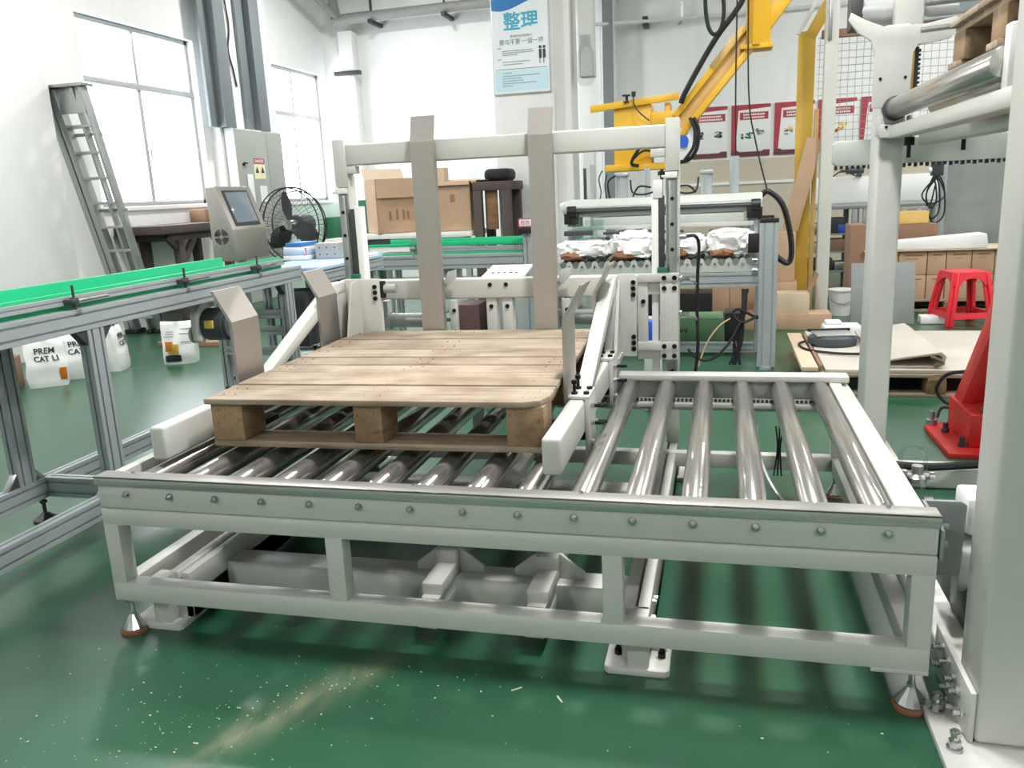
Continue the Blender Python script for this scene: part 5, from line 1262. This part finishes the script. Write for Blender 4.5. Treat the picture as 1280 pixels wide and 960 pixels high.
# ================================================================ yellow fence, mesh, white post, cartons beside it
fe = thing('yellow_fence', 'yellow safety fence with white wire mesh in front of the posters', 'fence', (3.1, 6.4, 0))
MB().box(2.43, 2.575, 6.30, 6.36, 0, 2.62, .004).obj('fence_post', 'yellow2', fe)
MB().box(2.59, 2.63, 6.34, 6.40, 0, 1.95, .004).obj('fence_post', 'yelpale', fe)
MB().bar((2.425, 6.33, 2.60), (2.90, 6.33, 3.45), .06, .035, .003, up=(-.9, 0, .4)).obj('fence_brace', 'paper', fe)
MB().bar((2.52, 6.33, 2.56), (2.98, 6.33, 3.38), .06, .10, .003, up=(-.9, 0, .4)).obj('fence_brace', 'yellow2', fe)
MB().box(2.63, 4.9, 6.32, 6.38, 2.55, 2.62, .004).obj('fence_rail', 'cardd', fe)
MB().box(2.63, 4.9, 6.33, 6.37, 1.60, 1.64, .004).obj('fence_rail', 'paper', fe)
MB().box(4.85, 4.93, 6.30, 6.38, 0, 3.2, .004).obj('fence_post', 'yellow2', fe)
ms = MB()
for k in range(37): ms.cyl((2.62 + k * .062, 6.36, 1.62), (2.62 + k * .062, 6.36, 2.57), .0022, n=4, caps=False)
for k in range(16): ms.cyl((2.60, 6.363, 1.63 + k * .062), (4.88, 6.363, 1.63 + k * .062), .0022, n=4, caps=False)
ms.obj('wire_mesh', 'zinc', fe, kind='stuff')
wq = thing('white_post', 'slim white square post in front of the yellow fence', 'post', (2.69, 6.15, 0))
MB().box(2.635, 2.745, 6.10, 6.20, .01, 3.4, .006).obj('shaft', 'paint', wq)
MB().box(2.60, 2.78, 6.07, 6.23, 0, .012, .002).obj('foot_plate', 'paint', wq)
MB().box(2.655, 2.685, 6.07, 6.10, 2.50, 2.9, .004).obj('chain_guard', 'zinc', wq)
tag(MB().bar((2.395, 6.16, .875), (2.585, 6.16, 1.68), .015, .14, .002, up=(-.97, 0, .24)).obj('leaning_board', 'card'), 'tan board leaning against the yellow fence post', 'board')
carton(2.14, 2.46, 6.04, 6.28, .001, .40, 'tall tan carton at the bottom behind the black capped post', 'card', 'cartons by the yellow fence', False)
carton(2.15, 2.44, 6.05, 6.27, .4025, .86, 'tall tan carton on top behind the black capped post', 'card', 'cartons by the yellow fence', False)
tag(MB().box(1.82, 2.74, 5.72, 6.02, 0, .145, .004).obj('long_carton', 'card'), 'long flat brown carton lying on the floor by the white post', 'carton', 'cardboard cartons')
oc = thing('open_carton', 'small pale carton with an open flap on the long flat carton', 'carton', (2.33, 5.86, .146))
MB().box(2.08, 2.55, 5.75, 5.98, .146, .33, .003).obj('body', 'card2', oc)
MB().bar((2.55, 5.86, .33), (2.62, 5.86, .50), .24, .005, up=(1, 0, 0)).obj('flap', 'card', oc)

# ================================================================ things behind the lifter: cartons on the table, bench, seat
tb = thing('packing_table', 'white packing table with a dark bar under the open cartons at the back', 'table', (-1.2, 6.7, 0))
MB().box(-2.05, -.765, 6.35, 7.05, .90, .955, .006).obj('table_top', 'white', tb)
MB().box(-2.0, -.80, 6.37, 6.40, .84, .895, .004).obj('edge_bar', 'dark', tb)
MB().box(-2.0, -.80, 6.40, 7.0, .70, .84, .004).obj('drawer', 'paper', tb)
for x in (-1.98, -.83):
    for y in (6.42, 6.98): MB().box(x - .03, x + .03, y - .03, y + .03, 0, .9, .003).obj('leg', 'alu', tb)
def open_carton(x0, x1, y0, y1, z0, z1, label, rz=0, flap=.2):
    cx, cy = (x0 + x1) / 2, (y0 + y1) / 2; w, d, h = x1 - x0, y1 - y0, z1 - z0
    r = thing('open_carton', label, 'carton', (cx, cy, z0), rz, 'open cartons on the packing table', local=True)
    m = MB()
    m.box(-w / 2, w / 2, -d / 2, -d / 2 + .006, 0, h).box(-w / 2, w / 2, d / 2 - .006, d / 2, 0, h).box(-w / 2, -w / 2 + .006, -d / 2, d / 2, 0, h).box(w / 2 - .006, w / 2, -d / 2, d / 2, 0, h).box(-w / 2, w / 2, -d / 2, d / 2, 0, .006)
    m.obj('body', 'card', r)
    MB().bar((0, -d / 2 - .004, h), (0, -d / 2 - .035, h - flap), w, .005, up=(0, -1, 0)).obj('flap', 'card', r)
    MB().bar((w / 2 + .004, 0, h), (w / 2 + .04, 0, h - flap), d, .005, up=(1, 0, 0)).obj('flap', 'card', r)
    MB().bar((0, d / 2, h), (0, d / 2 + .12, h + flap * .6), w, .005, up=(0, -1, 0)).obj('flap', 'card2', r)
    return r
c1 = open_carton(-1.98, -1.52, 6.42, 6.86, .957, 1.53, 'open brown carton with a folded-down flap at the left on the packing table', math.radians(38))
m = MB()
for x in (-.10, -.02, .05, .10): m.box(x, x + .025, -.224, -.2205, .14, .14 + .12 - abs(x) * .3)
m.obj('arrow_print', 'cardd', c1)
c2 = open_carton(-1.19, -.80, 6.42, 6.90, .957, 1.47, 'tall open brown carton at the right on the packing table', math.radians(4), .04)
MB().box(-.02, .03, -.243, -.2405, .30, .38).obj('print', 'cardd', c2)
tag(MB().box(-1.50, -1.205, 6.90, 7.04, .957, 1.63, .004).obj('carton', 'card2'), 'pale carton standing at the back between the two open ones', 'carton', 'cardboard cartons')
hb = thing('dark_stand', 'dark brown timber stand right of the open cartons, touching the white pier', 'stand', (-.6, 6.75, 0))
MB().box(-.745, -.33, 6.40, 6.95, 1.36, 1.45, .006).obj('top', 'darkwood', hb)
for x in (-.698, -.39):
    for y in (6.44, 6.90): MB().box(x - .045, x + .045, y - .04, y + .04, 0, 1.36, .004).obj('leg', 'darkwood', hb)
MB().box(-.62, -.50, 6.46, 6.50, .96, 1.36, .004).obj('inner_board', 'wood_d', hb)
tag(MB().box(-.66, -.38, 6.55, 6.88, 1.452, 1.58, .05, 4).box(-.74, -.60, 6.52, 6.80, 1.452, 1.475, .01).obj('black_cushion', 'rubber'), 'black padded cushion on the dark timber stand', 'cushion')
tag(MB().box(-2.27, -2.07, 6.9, 7.25, 0, 1.32, .01).obj('green_cabinet', 'dgreen'), 'dark green narrow cabinet left of the packing table', 'cabinet')
tag(MB().box(-4.58, -4.42, 10.65, 11.05, 0, 1.06, .01).obj('green_locker', 'dgreen'), 'small dark green locker against the wall under the far window', 'cabinet')
tag(MB().lathe([(.0, 0), (.16, .0), (.18, .06), (.17, .14), (.12, .18), (0, .19)], (-1.72, 5.2, .80), 'z', 18).obj('sack', 'felt'), 'pale woven sack on the stool end behind the fan', 'sack')
tag(MB().lathe([(.17, 0), (.17, .02), (.03, .05), (.03, .74), (.17, .76), (.17, .799), (0, .799)], (-1.72, 5.2, 0), 'z', 18).obj('round_stand', 'dark'), 'dark round stand under the pale woven sack', 'stand')

# ================================================================ under the bag conveyor
tag(MB().box(.06, .24, 3.1, 3.35, 0, .63, .01).obj('maroon_box', 'darkred'), 'dark reddish box standing behind the lifter, below the guide conveyor', 'box')
wt = thing('white_tray', 'white perforated tray lying tilted on a grey stand behind the lifter', 'tray', (.38, 3.3, 0))
MB().box(.30, .50, 3.1, 3.4, .0, .78, .008).obj('stand', 'gpanel', wt)
MB().prism([(3.08, .785), (3.42, .835), (3.42, .855), (3.08, .80)], 'x', .26, .54, .003).obj('tray', 'paper', wt)
for k in range(5): MB().box(.31 + k * .04, .325 + k * .04, 3.2, 3.215, .818, .826).obj('slot', 'dark', wt)
gbx = thing('green_bin', 'pale green bin with dark lettering under the bag conveyor', 'bin', (1.6, 4.9, 0))
MB().box(1.36, 1.80, 4.75, 5.1, 0, .27, .008).obj('tub', 'greenbox', gbx)
t = MB(); t.text('ard', .05, TR(1.48, 4.748, .17) @ FACE_Y, .0006, bold=.001); t.obj('lettering', 'inkb', gbx)
tag(MB().box(1.81, 1.95, 4.8, 5.1, 0, .30, .008).obj('grey_box', 'dark'), 'dark grey box beside the pale green bin', 'box')
small_pallet('wooden_pallet', 'wooden pallet with flat white strips, behind the pale green bin', (1.38, 5.65, 0), 0, .8, .7, .14, 5)
for k in range(4): tag(MB().box(1.10, 1.77, 5.34 + k * .055, 5.37 + k * .055, .142, .165 + (k % 2) * .004, .002).obj('white_strip', 'paper'), 'white strip lying on the low pallet, ' + ['nearest', 'second', 'third', 'farthest'][k] + ' of four', 'strip', 'white strips on the low pallet')
tag(MB().box(1.10, 1.70, 5.62, 5.95, .142, .36, .006).obj('dark_case', 'black'), 'long black case on the low pallet behind the white strips', 'case')
for i, x in enumerate((1.02, 1.30, 1.58, 1.86)):
    carton(x, x + .272, 6.03, 6.25, .001, .60, 'carton in the row under the bag conveyor, %s from the left' % names[i], 'card', 'cartons under the bag conveyor', False)
tag(MB().box(.72, .80, 2.6, 2.68, .0, .16, .01).obj('blue_can', 'bluep'), 'blue can on the floor behind the lifter', 'can')
bk = thing('blue_box_stand', 'small blue box on a pale stand behind the lift carriage', 'box', (1.39, 2.9, 0))
MB().box(1.33, 1.43, 2.84, 2.96, 0, .43, .01).obj('stand', 'paint2', bk)
MB().box(1.34, 1.42, 2.85, 2.95, .43, .55, .01).obj('box', 'bluep', bk)
wc = thing('wiring_bundle', 'bundle of black cables hanging beside the black capped post', 'cable', (1.93, 4.0, .3))
mb = MB()
for k in range(6):
    a = k * .9; mb.tube([(1.94 + .02 * math.cos(a), 4.03, .59), (1.93 + .015 * math.sin(a), 4.0 + .01 * math.cos(a), .42), (1.90 + .03 * math.cos(a * 2), 3.99, .25), (1.88 + .04 * math.sin(a * 1.3), 3.98, .05)], .008, 6)
mb.tube([(2.03, 4.0, .40), (1.92, 3.96, .36), (1.86, 3.97, .42), (1.90, 3.98, .45), (2.03, 4.02, .38)], .010, 6).tube([(1.92, 3.96, .38), (1.82, 3.92, .20), (1.70, 3.9, .10), (1.60, 3.9, .12), (1.55, 3.9, .18)], .009, 6)
mb.obj('cables', 'rubber', wc)
MB().tube([(1.84, 3.9, .40), (1.76, 3.9, .34), (1.68, 3.9, .22), (1.62, 3.9, .05)], .006, 6).obj('pale_cable', 'tape', wc)
sc_ = thing('sensor_lead', 'thin black lead running down behind the right lift carriage', 'cable', (1.68, 1.9, .3))
MB().tube([(1.62, 1.62, 1.115), (1.66, 1.64, 1.115), (1.675, 1.66, 1.07), (1.67, 1.68, .95), (1.668, 1.70, .78), (1.672, 1.71, .62), (1.655, 1.75, .45), (1.63, 1.80, .30)], .0075, 7).obj('lead', 'rubber', sc_)
MB().cyl((1.595, 1.62, 1.115), (1.625, 1.62, 1.115), .012, n=10).obj('connector', 'chrome', sc_)
for z in (.93, .775): MB().tube([(1.60, 1.63, z), (1.63, 1.63, z), (1.655, 1.66, z - .01), (1.665, 1.69, z - .03)], .006, 6).obj('plug', 'silverm', sc_)

# ================================================================ crumbs on the floor
cr = MB(); rnd = random.Random(5)
def crumb(x, y, s):
    t = bmesh.new(); bmesh.ops.create_icosphere(t, subdivisions=1, radius=s)
    for v in t.verts: v.co *= rnd.uniform(.6, 1.2)
    cr._add(t, TR(x, y, s * .5) @ Matrix.Diagonal((rnd.uniform(.7, 1.6), 1, .6, 1)))
for k in range(190):
    f = rnd.random(); x = .83 - .60 * f + rnd.gauss(0, .30 if k % 3 else .06); y = -.02 - .60 * f
    crumb(x, y, rnd.choice((.0012, .0015, .002, .0028)))
for k in range(60): crumb(rnd.uniform(-.3, 2.2), rnd.uniform(-.65, .0), rnd.choice((.0015, .002, .003)))
tag(cr.obj('floor_crumbs', 'crumb', at=(.6, -.3, 0), kind='stuff'), 'pale crumbs scattered on the green floor in front of the conveyor', 'crumbs')
for k, (x, y, a) in enumerate(((1.235, -.075, .7), (1.36, -.10, 2.2))):
    tag(MB().box(-.016, .016, -.002, .002, 0, .002, 0, 2, TR(x, y, 0) @ RZ(a)).obj('straw_bit', 'crumb'), 'tiny pale straw bit on the green floor, ' + ('left' if k == 0 else 'right') + ' of two', 'straw')
